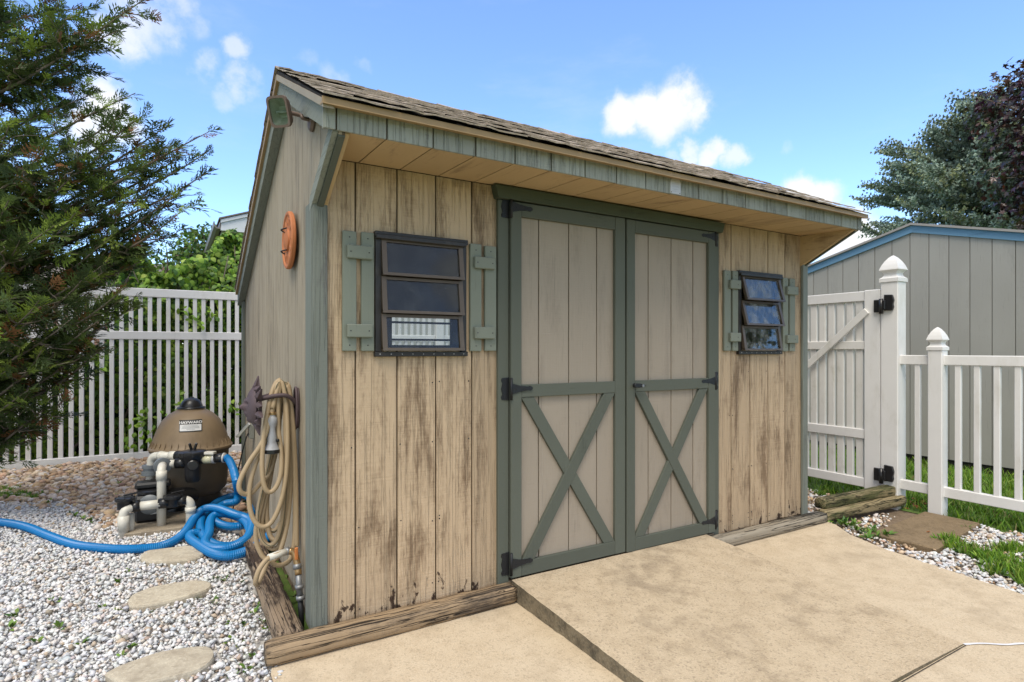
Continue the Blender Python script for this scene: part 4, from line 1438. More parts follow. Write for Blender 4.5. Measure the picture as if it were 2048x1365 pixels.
def outlet():
    t = thing('outlet_box', (-.03, 2.35, .62), 'grey outdoor outlet box with lifted cover low on the side wall', 'outlet box')
    box('box_body', -.040, -.002, 2.27, 2.36, .560, .670, M['gray_box'], t, .004)
    a = Vector((-.040, 2.315, .672))
    beam('cover', a, a + Vector((-.085, -.02, -.095)), .085, .014, M['gray_box'], t, up=(-1, 0, 1), bev=.004)
    tube('hinge_pin', [(-.038, 2.265, .674), (-.038, 2.365, .674)], .006, M['tin'], t, 8)
    c = thing('power_cord', (-.1, 2.4, -.08), 'thin black power cord hanging from the outlet box', 'cord')
    P = [(-.045, 2.30, .60), (-.06, 2.29, .57), (-.085, 2.33, .45), (-.12, 2.42, .22), (-.13, 2.50, .02), (-.16, 2.50, -.06), (-.30, 2.55, -.075), (-.42, 2.52, -.07)]
    tube('cable', resample(spline(P, 6), .02), .005, M['black'], c, 6)


outlet()


# ------------------------------------------------------------------ pool equipment
def pad():
    pts = []
    for x, y in [(-.86, 2.22), (-.86, 2.62), (-.78, 2.70), (-.34, 2.70), (-.34, 2.20)]:
        pts.append((x, y))
    o = prism('concrete_pad', pts, 'z', GZ - .05, GZ + .055, M['pad'], bev=.006)
    tag(o, 'low concrete pad under the pool pump', 'pad')
    o = prism('concrete_pad', [(-.80, 2.71), (-.80, 3.30), (-.06, 3.30), (-.06, 2.71)], 'z', GZ - .05, GZ + .035, M['pad'], bev=.006)
    tag(o, 'concrete pad under the brown sand filter tank', 'pad')


pad()
TC = Vector((-.425, 2.93, 0))


def sand_filter():
    t = thing('sand_filter', (TC.x, TC.y, GZ + .035), 'round brown sand filter tank with domed lid and black cap', 'pool filter')
    z0 = GZ + .036
    lathe('base_skirt', [(.245, 0), (.235, .10), (.20, .16)], (TC.x, TC.y, z0), M['black'], t, 36)
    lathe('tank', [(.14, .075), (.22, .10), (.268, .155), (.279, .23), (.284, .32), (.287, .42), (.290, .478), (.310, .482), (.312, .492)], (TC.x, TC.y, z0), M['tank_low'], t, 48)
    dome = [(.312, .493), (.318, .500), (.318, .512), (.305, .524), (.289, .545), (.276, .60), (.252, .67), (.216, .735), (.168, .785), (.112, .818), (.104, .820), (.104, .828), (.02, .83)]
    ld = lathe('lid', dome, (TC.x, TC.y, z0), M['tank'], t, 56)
    for k in range(36):        # ribs above the clamp flange
        a = 2 * math.pi * k / 36
        c, s = math.cos(a), math.sin(a)
        p = [Vector((TC.x + r * c, TC.y + r * s, z0 + h)) for r, h in ((.311, .516), (.292, .540), (.2865, .575))]
        w = Vector((-s, c, 0)) * .0035
        V = [p[0] - w, p[0] + w, p[1] + w * .8 + Vector((c, s, 0)) * .012, p[1] - w * .8 + Vector((c, s, 0)) * .012, p[2], p[0] + Vector((-c * .03, -s * .03, 0))]
        mesh_obj('rib', V, [(0, 1, 2, 3), (3, 2, 4), (0, 3, 4, 5), (1, 5, 4, 2), (0, 5, 1)], M['tank'], ld)
    cp = lathe('cap', [(.108, .829), (.110, .835), (.104, .842), (.088, .846), (.084, .862), (.070, .892), (.045, .912), (.022, .918), (.020, .924), (.006, .926)], (TC.x, TC.y, z0), M['black'], t, 32)
    # maker's label bent over the lid, with its lettering
    face = math.atan2(CAM[1] - TC.y, CAM[0] - TC.x) - .02
    hh = [(r, h) for r, h in dome if .54 < h < .80]
    def onlid(u, v, off):
        h = .640 + v
        for (r0, h0), (r1, h1) in zip(hh[:-1], hh[1:]):
            if h0 <= h <= h1 or (r1, h1) == hh[-1]:
                r = r0 + (r1 - r0) * (h - h0) / (h1 - h0); nr = (h1 - h0); nh = (r0 - r1); break
        l = math.hypot(nr, nh); nr /= l; nh /= l
        a = face + u / r
        r += off * nr; h += off * nh
        return (TC.x + r * math.cos(a), TC.y + r * math.sin(a), z0 + h)
    def patch(nm, u0, u1, v0, v1, off, m, par):
        nu, nv = 10, 8
        V = [onlid(u0 + (u1 - u0) * i / nu, v0 + (v1 - v0) * j / nv, off) for j in range(nv + 1) for i in range(nu + 1)]
        F = [(j * (nu + 1) + i, j * (nu + 1) + i + 1, (j + 1) * (nu + 1) + i + 1, (j + 1) * (nu + 1) + i) for j in range(nv) for i in range(nu)]
        return mesh_obj(nm, V, F, m, par)
    lb = patch('maker_label', -.083, .083, .020, .110, .004, M['label_k'], t)
    patch('label_field', -.077, .077, .026, .074, .0055, M['label_w'], lb)
    cu = bpy.data.curves.new('lettering', 'FONT'); cu.body = 'HAYWARD'; cu.size = .033; cu.align_x = 'CENTER'; cu.offset = .0008
    to = bpy.data.objects.new('lettering_curve', cu); COL.objects.link(to)
    dg = bpy.context.evaluated_depsgraph_get()
    me = bpy.data.meshes.new_from_object(to.evaluated_get(dg))
    bpy.data.objects.remove(to)
    bm = bmesh.new(); bm.from_mesh(me); bmesh.ops.triangulate(bm, faces=bm.faces)
    V = [onlid(v.co.x * 1.0, .081 + v.co.y * .78, .0060) for v in bm.verts]; F = [[v.index for v in f.verts] for f in bm.faces]; bm.free()
    mesh_obj('lettering', V, F, M['label_w'], lb)
    for k, (w, v) in enumerate(((.05, .066), (.062, .058), (.060, .051), (.064, .044), (.03, .036))):
        patch('small_print', -w, w, v - .0012, v + .0012, .0062, M['pvc_gray'], lb)
    return t


sand_filter()


def P2(px, py, D):
    return atD(px, py, D)


def elbow(a, b, c, n=7, k=.055):
    """points a-b-c with the corner b rounded"""
    a, b, c = map(lambda q: np.asarray(q, float), (a, b, c))
    u = (a - b) / np.linalg.norm(a - b); v = (c - b) / np.linalg.norm(c - b)
    p, q = b + u * k, b + v * k
    t = np.linspace(0, 1, n)[:, None]
    return [a] + list((1 - t) ** 2 * p + 2 * t * (1 - t) * b + t * t * q) + [c]


def plumbing():
    t = thing('pool_plumbing', (-.55, 2.35, GZ), 'white plastic pipework with black valves in front of the filter', 'pipework')
    r = .0305
    pv = M['pvc']
    D1, D2, D3 = 4.58, 4.40, 4.36
    # multiport valve
    v = Vector(tuple(P2(386, 925, 4.50)))
    lathe('valve_body', [(.045, -.15), (.055, -.135), (.058, -.09), (.062, -.05), (.066, .0), (.092, .045), (.098, .060), (.100, .072), (.100, .082), (.090, .090), (.060, .096), (.02, .10)], v, M['black'], t, 32)
    for k in range(8):
        a = 2 * math.pi * k / 8
        lathe('bolt', [(.008, -.012), (.008, .018), (.004, .020)], v + Vector((.096 * math.cos(a), .096 * math.sin(a), .066)), M['black'], t, 8)
    for s in (-1, 1):
        beam('valve_handle', v + Vector((s * .010, 0, .098)), v + Vector((s * .024, -.012, .150)), .016, .020, M['black'], t, bev=.004)
    lathe('gauge_port', [(.038, 0), (.040, .01), (.040, .035), (.034, .04), (.0005, .041)], v + Vector((.0, -.055, -.01)), M['black'], t, 20, (-.1, -1, 0))
    xr = Vector(tuple(RT))
    # upper pipe: left, elbow, union, down to the pump
    a0 = Vector(tuple(P2(372, 912, 4.50))); a1 = P2(303, 912, 4.58); a2 = P2(299, 985, 4.60)
    tube('port', [a0, P2(354, 912, 4.52)], .040, M['black'], t, 14)
    tube('pipe', elbow(P2(356, 912, 4.52), a1, a2), r, pv, t, 16)
    for p0, p1 in ((354, 341), (326, 321)):
        tube('coupling', [P2(p0, 912, 4.52 + (356 - p0) * .001), P2(p1, 912, 4.53 + (356 - p1) * .001)], r + .006, pv, t, 16)
    lathe('union_nut', [(r + .010, -.045), (r + .028, -.04), (r + .028, -.012), (r + .016, -.010), (r + .016, .012), (r + .024, .014), (r + .024, .040), (r + .008, .042)], P2(300, 940, 4.59), M['pvc_gray'], t, 24)
    # lower pipe: comes forward and drops into the ground
    tube('port', [Vector(tuple(P2(372, 926, 4.48))), P2(352, 927, 4.47)], .040, M['black'], t, 14)
    tube('pipe', [P2(354, 927, 4.47), P2(330, 929, 4.44)], r, pv, t, 16)
    b1 = P2(322, 936, 4.38); g = P2(323, 1078, 4.10); b2 = P2(323, 965, 4.32)
    lathe('union_nut', [(r + .008, -.02), (r + .030, -.016), (r + .030, .016), (r + .010, .02)], P2(325, 932, 4.41), M['pvc_gray'], t, 24, (.25, -1, -.05))
    dn = P2(323, 1000, 4.30); dn2 = np.array([dn[0], dn[1], GZ - .03])
    tube('pipe', elbow(P2(326, 929, 4.44), np.array([dn[0], dn[1], P2(322, 935, 4.34)[2]]), dn2, k=.05), r, pv, t, 16)
    tube('coupling', [np.array([dn[0], dn[1], P2(322, 960, 4.3)[2]]), np.array([dn[0], dn[1], P2(322, 942, 4.3)[2]])], r + .0055, pv, t, 16)
    # low run with two valves, from the ground on the left to the pump
    e = P2(247, 1022, 4.12); e0 = np.array([e[0], e[1], GZ - .03])
    q1 = P2(262, 1016, 4.16); q2 = P2(316, 1012, 4.22); q3 = P2(375, 1002, 4.32)
    f0 = np.array([e[0] + .035, e[1] + .06, GZ - .03])
    tube('pipe', elbow(e0, np.array([e[0], e[1], e[2] + .01]), q1, k=.045), r, pv, t, 16)
    tube('coupling', [e0 + np.array([0, 0, .10]), np.array([e[0], e[1], e[2] - .035])], r + .006, pv, t, 16)
    tube('pipe', [f0, f0 + np.array([0, 0, .20])], r, pv, t, 16)
    def ball_valve(c):
        c = Vector(tuple(c))
        lathe('valve', [(.035, -.055), (.048, -.05), (.050, .0), (.056, .008), (.064, .012), (.064, .026), (.056, .032), (.030, .034)], c, M['black'], t, 24)
        for k in range(8):
            a = 2 * math.pi * k / 8
            lathe('bolt', [(.006, -.008), (.006, .010), (.003, .011)], c + Vector((.057 * math.cos(a), .057 * math.sin(a), .026)), M['black'], t, 6)
        beam('valve_handle', c + Vector((-.01, 0, .046)), c + Vector((.075, .03, .052)), .018, .012, M['black'], t, bev=.004)
    ball_valve(P2(250, 1004, 4.16))
    tube('port', [P2(262, 1015, 4.17), P2(281, 1012, 4.19)], r + .007, M['black'], t, 14)
    tube('pipe', [P2(278, 1013, 4.19), P2(322, 1008, 4.24)], r + .002, pv, t, 16)
    tube('port', [P2(318, 1008, 4.24), P2(338, 1005, 4.26)], r + .007, M['black'], t, 14)
    ball_valve(P2(346, 999, 4.28))
    tube('port', [P2(354, 1003, 4.29), P2(374, 1001, 4.31)], r + .005, M['black'], t, 14)
    k3 = P2(381, 1002, 4.32)
    tube('pipe', elbow(P2(371, 1001, 4.31), k3, np.array([k3[0], k3[1], GZ - .02]), k=.04), r + .002, pv, t, 16)
    tube('coupling', [np.array([k3[0], k3[1], k3[2] - .045]), np.array([k3[0], k3[1], k3[2] - .085])], r + .007, pv, t, 16)
    # sight glass and hose tail on the right
    tube('port', [Vector(tuple(P2(400, 919, 4.50))), P2(410, 919, 4.50)], .034, M['black'], t, 14)
    tube('sight_glass', [P2(408, 919, 4.50), P2(427, 918, 4.50)], .034, M['sight'], t, 16)
    beam('sight_cover', P2(411, 906, 4.49), P2(430, 906, 4.49), .05, .02, M['pvc'], t)
    tube('coupling', [P2(426, 918, 4.50), P2(431, 918, 4.50)], .037, M['tin'], t, 16)
    tube('hose_tail', [P2(430, 917, 4.50), P2(450, 916, 4.50)], .035, M['black'], t, 16)
    tube('hose_clamp', [P2(447, 916, 4.50), P2(450, 916, 4.50)], .039, M['tin'], t, 16)


plumbing()


def pump():
    c = P2(300, 1020, 4.45)
    t = thing('pool_pump', (c[0], c[1], GZ + .056), 'black pool pump with round grey strainer lid behind the pipes', 'pump')
    x, y, z = c[0], c[1], GZ + .056
    lathe('strainer_pot', [(.085, 0), (.095, .02), (.098, .20), (.105, .21), (.105, .23), (.09, .235)], (x + .02, y, z), M['black'], t, 28)
    box('pump_housing', x - .10, x + .10, y - .10, y + .06, z, z + .20, M['black'], t, .02)
    box('pump_cover', x - .10, x + .14, y - .02, y + .12, z + .235, z + .285, M['black'], t, .015)
    lathe('strainer_lid', [(.070, 0), (.072, .012), (.060, .022), (.02, .026), (.0005, .026)], P2(300, 1009, 4.32), M['pvc_gray'], t, 28, (-.2, -1, .1))
    lathe('motor', [(.02, 0), (.075, .005), (.080, .03), (.080, .22), (.070, .25), (.02, .255)], (x + .08, y + .04, z + .12), M['black'], t, 28, (1, .55, 0))
    pl = P2(306, 1033, 4.24)
    box('rating_plate', pl[0] - .02, pl[0] + .02, y - .1025, y - .1005, z + .06, z + .13, M['label_w'], t, .0005)


pump()


def pool_hose():
    t = thing('pool_hose', (-.4, 1.9, GZ), 'ribbed bright blue pool hose coiled on the gravel', 'hose')
    g = -.045
    A = [(452, 915, 'D', 4.50), (459, 922, 'D', 4.48), (467, 940, 'D', 4.40), (473, 965, 'D', 4.28), (476, 985, .10), (472, 1003, .06), (450, 1008, .03), (432, 1020, .0),
         (428, 1040, -.02), (450, 1052, -.03), (480, 1052, -.03), (497, 1040, -.03), (507, 1010, -.03), (490, 992, -.03), (455, 995, -.03), (425, 1012, -.02), (402, 1040, -.03), (405, 1070, -.04), (430, 1090, -.04), (465, 1092, -.04), (490, 1078, -.03), (498, 1058, .0), (490, 1042, .02), (472, 1033, .02),
         (450, 1028, .02), (428, 1032, .01), (420, 1044, .0), (418, 1066, -.01), (410, 1086, -.02), (425, 1096, -.02), (455, 1096, -.01), (486, 1084, .0), (500, 1066, .01), (503, 1045, .03), (490, 1035, .04), (470, 1029, .05), (440, 1018, .06), (418, 1016, .05), (402, 1022, .03),
         (386, 1040, .0), (372, 1062, -.02), (352, 1080, -.04), (325, 1092, g), (290, 1097, g), (250, 1099, g), (205, 1097, g), (150, 1090, g), (100, 1073, g), (55, 1055, g), (10, 1046, g), (-60, 1040, g), (-160, 1036, g)]
    P = []
    for a in A:
        P.append(atD(a[0], a[1], a[3]) if len(a) == 4 else onZ(a[0], a[1], a[2]))
    C = resample(spline(P, 10), .0052)
    r = np.where(np.arange(len(C)) % 2 == 0, .0300, .0270)
    V, F = sweep(C, r, 14)
    mesh_obj('hose_run', V, F, M['blue'], t, False)
    B = [(545, 1060, -.02), (535, 1076, -.02), (515, 1090, -.02), (490, 1104, -.03), (455, 1112, -.035), (425, 1106, -.035), (395, 1088, -.035), (380, 1076, -.035), (384, 1068, -.03), (400, 1066, -.03)]
    C = resample(spline([onZ(*b) for b in B], 10), .0052)
    r = np.where(np.arange(len(C)) % 2 == 0, .0315, .0285)
    V, F = sweep(C, r, 14)
    mesh_obj('hose_loop', V, F, M['blue'], t, False)


pool_hose()


def stepping_stone(pts, z, th, label, seed):
    P = resample(spline([(*p, 0) for p in pts + pts[:1]], 6), .03)[:-1, :2]
    c = P.mean(0); n = len(P)
    V = []; F = []
    rings = [(1.0, -th), (1.012, -.012), (.985, -.002), (.93, .0), (.5, .001)]
    for s, h in rings:
        for k, p in enumerate(P):
            j = .008 * mnoise.noise(Vector((p[0] * 14, p[1] * 14, seed + h * 30)))
            q = c + (p - c) * (s + j * 3)
            V.append((q[0], q[1], z + h + .004 * mnoise.noise(Vector((q[0] * 9, q[1] * 9, seed)))))
    for i in range(len(rings) - 1):
        for k in range(n):
            k2 = (k + 1) % n
            F.append((i * n + k, i * n + k2, (i + 1) * n + k2, (i + 1) * n + k))
    V.append((c[0], c[1], z)); m = len(V) - 1
    for k in range(n):
        F.append(((len(rings) - 1) * n + k, (len(rings) - 1) * n + (k + 1) % n, m))
    o = mesh_obj('stepping_stone', V, F, M['flag'])
    tag(o, label, 'stepping stone', 'stepping stones in the white gravel')


sz = -.052
stepping_stone([tuple(onZ(x, y, sz)[:2]) for x, y in ((212, 1345), (250, 1368), (330, 1355), (400, 1336), (427, 1312), (418, 1294), (380, 1293), (320, 1304), (255, 1324))], sz, .05, 'largest and nearest stepping stone in the white gravel', 1)
stepping_stone([tuple(onZ(x, y, sz)[:2]) for x, y in ((256, 1200), (268, 1212), (330, 1202), (395, 1186), (421, 1172), (414, 1162), (380, 1161), (320, 1170), (272, 1185))], sz, .05, 'middle stepping stone, lying alone in the white gravel', 2)
stepping_stone([tuple(onZ(x, y, sz)[:2]) for x, y in ((281, 1110), (290, 1121), (345, 1121), (400, 1112), (408, 1100), (380, 1092), (330, 1096), (295, 1101))], sz, .05, 'farthest stepping stone, partly under the blue hose', 3)

pv = prism('concrete_paver', [(3.81, -.42), (3.845, -.83), (4.79, -.72), (4.78, -.34)], 'z', GZ - .02, PZ + .004, M['paver'], bev=.008)
tag(pv, 'square brown concrete paver in the gravel by the short fence', 'paver')


# ------------------------------------------------------------------ white fences
def back_fence():
    t = thing('picket_fence', (-.6, 5.8, GZ), 'tall white picket fence standing before the green hedge', 'fence')
    Y = 5.80
    x0, x1 = -4.6, 4.4
    for a, b in ((-4.6, -2.72), (-2.58, .44), (.58, 3.02), (3.16, 4.4)):
        box('rail', a, b, Y - .030, Y + .030, 1.925, 2.030, M['vinyl'], t, .006)
        box('rail', a, b, Y - .030, Y + .030, 1.395, 1.495, M['vinyl'], t, .006)
        box('rail', a, b, Y - .030, Y + .030, -.100, -.002, M['vinyl'], t, .006)
    for x in (-2.65, .51, 3.09):
        box('post', x - .065, x + .065, Y - .065, Y + .065, GZ - .05, 2.10, M['vinyl'], t, .006)
    x = -4.55
    while x < x1:
        if min(abs(x - q) for q in (-2.65, .51, 3.09)) > .085:
            box('picket', x - .0235, x + .0235, Y - .018, Y + .018, -.012, 1.935, M['vinyl'], t, .004)
        x += .0985


back_fence()


def cap_profile(c, w, z, m, parent, h=.21):
    """gothic post cap: square collar, waist and pointed dome"""
    prof = [(w * .56, 0), (w * .56, .028), (w * .52, .032), (w * .44, .040), (w * .38, .052), (w * .375, .066), (w * .42, .078), (w * .52, .090), (w * .565, .094), (w * .545, .105),
            (w * .46, .135), (w * .34, .165), (w * .19, .192), (w * .05, .208), (w * .004, .211)]
    V = []; F = []
    pat = [(1, 1), (0, 1.0), (-1, 1), (-1.0, 0), (-1, -1), (0, -1.0), (1, -1), (1.0, 0)]
    for r, hh in prof:
        for a, b in pat:
            V.append((c[0] + a * r, c[1] + b * r, z + hh * h / .211))
    n = 8
    for i in range(len(prof) - 1):
        for k in range(n):
            F.append((i * n + k, i * n + (k + 1) % n, (i + 1) * n + (k + 1) % n, (i + 1) * n + k))
    F.append(tuple(range(n - 1, -1, -1))); F.append(tuple(range((len(prof) - 1) * n, len(prof) * n)))
    return mesh_obj('post_cap', V, F, m, parent)


FX = 4.86


def gate_hinge(parent, y, z, x):
    K = M['black']
    box('hinge_leaf', x - .088, x - .071, y + .035, y + .10, z - .060, z + .050, K, parent, .004)
    tube('hinge_barrel', [(x - .10, y + .030, z - .075), (x - .10, y + .030, z + .055)], .017, K, parent, 12)
    box('hinge_arm', x - .112, x - .074, y - .005, y + .03, z - .04, z + .04, K, parent, .004)
    pts = [(y - .055, z - .05), (y - .065, z - .02), (y - .060, z + .005), (y - .068, z + .04), (y - .055, z + .085), (y + .012, z + .09), (y + .012, z - .05)]
    prism('hinge_plate', pts, 'x', x - .094, x - .071, K, parent, bev=.004)


def right_fence():
    p1 = thing('gate_post', (FX, -.065, GZ), 'tall thick white gate post with pointed cap and black hinges', 'post')
    box('post', FX - .07, FX + .07, -.135, .005, GZ - .05, 1.86, M['vinyl'], p1, .006)
    cap_profile((FX, -.065), .14, 1.855, M['vinyl'], p1, .235)
    gate_hinge(p1, -.045, 1.655, FX)
    gate_hinge(p1, -.045, .175, FX)
    p2 = thing('fence_post', (FX - .01, -.40, GZ), 'short white fence post with pointed cap in front of grey shed', 'post')
    box('post', FX - .062, FX + .042, -.460, -.356, GZ - .05, 1.265, M['vinyl'], p2, .006)
    cap_profile((FX - .01, -.408), .104, 1.262, M['vinyl'], p2, .19)
    a = thing('low_fence', (FX, -.25, GZ), 'short white fence piece with one picket between the two capped posts', 'fence')
    b = thing('low_fence', (FX, -1.2, GZ), 'low white picket fence right of the short capped post', 'fence')
    for t, y0, y1 in ((a, -.352, -.120), (b, -3.0, -.452)):
        box('rail', FX - .030, FX + .020, y0, y1, 1.140, 1.220, M['vinyl'], t, .005)
        box('rail', FX - .030, FX + .020, y0, y1, .068, .150, M['vinyl'], t, .005)
    box('picket', FX - .022, FX + .012, -.281, -.240, .14, 1.15, M['vinyl'], a, .004)
    y = -.551
    while y > -2.95:
        box('picket', FX - .022, FX + .012, y - .0205, y + .0205, .14, 1.15, M['vinyl'], b, .004)
        y -= .1265
    # gate
    g = thing('yard_gate', (FX, .55, GZ), 'white picket gate with diagonal brace beside the shed corner', 'gate')
    X0, X1 = FX - .055, FX + .015
    V = M['vinyl_dirty']
    box('stile', X0 - .006, X1 + .006, .012, .150, -.030, 1.800, M['vinyl'], g, .006)
    box('stile', X0 - .006, X1 + .006, 1.18, 1.30, -.030, 1.800, M['vinyl'], g, .006)
    for z0, z1, m in ((1.705, 1.795, M['vinyl']), (1.268, 1.345, V), (.462, .548, M['vinyl']), (.025, .108, M['vinyl'])):
        box('rail', X0 + .004, X1 - .004, .1505, 1.1795, z0, z1, m, g, .005)
    y = .205
    while y < 1.16:
        box('picket', FX - .036, FX - .004, y - .030, y + .030, .095, 1.715, V, g, .004)
        y += .087
    beam('brace', (X0 - .012, .12, 1.615), (X0 - .012, 1.19, .655), .022, .062, V, g, up=(0, 0, 1), bev=.004)


right_fence()


# ------------------------------------------------------------------ neighbouring buildings
def neighbour_shed():
    X = 7.15
    t = thing('neighbour_shed', (8.5, .83, -.05), 'grey neighbouring shed with bright blue trim behind the white fence', 'shed')
    pk = (.83, 2.755); sl = .262
    yl, yr = 2.75, -1.10
    G = [(yr, .0), (yl, .0), (yl, pk[1] - sl * (yl - pk[0])), pk, (yr, pk[1] - sl * (pk[0] - yr))]
    w = prism('gable_wall', G, 'x', X + .012, X + .03, M['n_groove'], t)
    gy = sorted([2.08 - .2032 * k for k in range(-4, 17)])
    for a, b in zip(gy[:-1], gy[1:]):
        P = clip_strip(G, max(a + .004, yr), min(b - .004, yl))
        if len(P) > 2: prism('plank', P, 'x', X, X + .011, M['n_siding'], w)
    box('side_wall', X + .03, 10.2, yr, yr + .02, 0, pk[1] - sl * (pk[0] - yr) - .02, M['n_siding'], t, 0)
    box('side_wall', X + .03, 10.2, yl - .02, yl, 0, pk[1] - sl * (yl - pk[0]) - .02, M['n_siding'], t, 0)
    box('skid', X + .03, 10.2, yr + .1, yl - .1, GZ - .03, -.01, M['shingle_dark'], t, 0)
    for s, y in ((1, yl + .12), (-1, yr - .12)):
        ze = pk[1] - sl * abs(y - pk[0])
        prism('blue_trim', [(pk[0], pk[1] + .015), (y, ze + .015), (y, ze - .072), (pk[0], pk[1] - .072)], 'x', X - .024, X - .0015, M['n_blue'], t)
        prism('roof_slope', [(pk[0], pk[1] + .016), (y + s * .03, ze + .008), (y + s * .03, ze + .034), (pk[0], pk[1] + .043)], 'x', X - .055, 10.3, M['n_roof'], t)


neighbour_shed()


def house():
    t = thing('neighbour_house', (4.2, 14, GZ), 'house with white eave and tan soffit rising above the hedge', 'house')
    ex, ey, ez = .225, 9.60, 3.69
    pitch = .36; xr = 5.2
    zr = ez + pitch * (xr - ex)
    wx0, wx1, wy = ex + .62, 2 * xr - ex - .62, ey + .75
    prism('wall', [(wx0, GZ - .3), (wx1, GZ - .3), (wx1, ez - .1), (xr, zr - .25), (wx0, ez - .1)], 'y', wy, wy + .2, M['h_wall'], t)
    box('wall', wx0, wx0 + .2, wy + .201, 20, GZ - .3, ez - .1, M['h_wall'], t, 0)
    prism('soffit', [(ex + .03, ez - .145), (wx0 + .05, ez - .145), (wx0 + .05, ez - .125), (ex + .03, ez - .125)], 'y', ey + .02, 20, M['h_soffit'], t)
    prism('rake_soffit', [(ex + .05, ez - .13), (xr, zr - .13), (xr, zr - .11), (ex + .05, ez - .11)], 'y', ey + .02, wy, M['h_soffit'], t)
    prism('rake_board', [(ex, ez - .14), (ex + .02, ez + .05), (xr, zr + .05), (xr, zr - .16), (ex + .45, ez - .14 + .0)], 'y', ey - .02, ey + .018, M['h_white'], t)
    prism('rake_board', [(ex, ez + .0), (ex, ez + .06), (xr, zr + .06), (xr, zr + .0)], 'y', ey - .05, ey - .021, M['h_white'], t)
    prism('gutter', [(ex - .10, ez + .02), (ex - .12, ez + .02), (ex - .11, ez - .07), (ex - .06, ez - .11), (ex, ez - .11), (ex, ez + .02), (ex - .015, ez + .02), (ex - .015, ez - .09), (ex - .055, ez - .09), (ex - .09, ez - .06)], 'y', ey + .0, 20, M['h_gutter'], t)
    for s in (1, -1):
        e = ex if s > 0 else 2 * xr - ex
        prism('roof_slope', [(e - s * .03, ez + .061), (xr, zr + .061), (xr, zr + .09), (e - s * .03, ez + .09)], 'y', ey - .07, 20, M['h_roof'], t)
    b = thing('brick_house', (-8, 24, GZ), 'red brick house glimpsed through the fence pickets', 'house')
    c = onY(200, 705, 22.)
    x0, x1 = c[0] - 6, c[0] + 2.2
    bw_ = box('wall', x0, x1, 22.06, 28, GZ - .3, 3.0, M['brick'], b, 0)
    wf = box('window', c[0] - .45, c[0] + .35, 21.98, 22.05, .2, 1.15, M['h_white'], b, .01)
    box('pane', c[0] - .38, c[0] + .28, 21.965, 21.985, .28, 1.07, M['glass'], wf, 0)
    prism('roof', [(21.6, 2.95), (25, 4.8), (28.4, 2.95), (28.4, 2.85), (25, 4.7), (21.6, 2.85)], 'x', x0 - .3, x1 + .3, M['h_roof'], b)


house()
# ------------------------------------------------------------------ plants
rngP = np.random.default_rng(23)


def unit(v):
    return v / (np.linalg.norm(v, axis=-1, keepdims=True) + 1e-9)


def quad_strip_leaf(pts, w):
    """leaf blade: list of (y,width,z) -> quads"""
    V = []; F = []
    for y, ww, z in pts:
        V += [(-ww, y, z), (ww, y, z)]
    for i in range(len(pts) - 1):
        F.append((2 * i, 2 * i + 1, 2 * i + 3, 2 * i + 2))
    return np.array(V, float), np.array(F)


def spray_proto(rng):
    """flat fan of scale-leaf branchlets (false cypress), unit length along y"""
    V = []; F = []; T = []
    def diamond(p, d, l, w, tip):
        s = np.array([-d[1], d[0], 0])
        k = len(V)
        z = rng.normal(0, .012)
        for q in (p, p + d * l * .5 + s * w, p + d * l, p + d * l * .5 - s * w):
            V.append(np.array([q[0], q[1], z + q[2] - .10 * (q[1] ** 2) - .16 * q[0] ** 2]))
            T.append(.72 + .55 * tip + rng.normal(0, .05))
        F.append((k, k + 1, k + 2, k + 3))
    n = 5
    for i in range(n):
        t = (i + .5) / n
        c = np.array([.06 * math.sin(t * 4 + rng.random()), t * .86, 0.])
        diamond(c - np.array([0, .08, 0]), np.array([0, 1., 0]), .26, .040, t * .6)
        for s in (-1, 1):
            L = .62 * math.sin(math.pi * (t * .74 + .20)) * (.55 + .8 * rng.random())
            a = math.radians(50 - 20 * t + rng.normal(0, 10))
            d = np.array([s * math.sin(a), math.cos(a), 0.])
            m = 2 if L > .22 else 1
            for j in range(m):
                u = (j + .15) / m
                dd = np.array([d[0] * (1 - .3 * u), d[1] + .3 * u, 0]); dd /= np.linalg.norm(dd)
                diamond(c + d * L * u, dd, L / m * 1.35, .050 * (1.2 - .5 * u), .35 * t + .65 * u * (.4 + .6 * t))
                if j == 0 and L > .2:
                    e = rng.choice([-1, 1])
                    b = np.array([d[0] * math.cos(.8 * e) - d[1] * math.sin(.8 * e), d[0] * math.sin(.8 * e) + d[1] * math.cos(.8 * e), 0])
                    diamond(c + d * L * .45, b, .20, .040, .3 * t + .5)
    T = np.array(T)
    return np.array(V), np.array(F), np.stack([T * 1.08, T, T * .85], 1)


SPRAYS = [spray_proto(np.random.default_rng(40 + k)) for k in range(6)]


def limb(a, b, sag, n=14):
    a, b = np.asarray(a, float), np.asarray(b, float)
    t = np.linspace(0, 1, n)[:, None]
    m = (a + b) / 2 + np.array([0, 0, sag])
    P = (1 - t) ** 2 * a + 2 * t * (1 - t) * m + t * t * b
    ph = rngP.random(3) * 6
    P[:, 0] += .05 * np.sin(t[:, 0] * 7 + ph[0]) * t[:, 0]; P[:, 1] += .05 * np.sin(t[:, 0] * 6 + ph[1]) * t[:, 0]
    return P


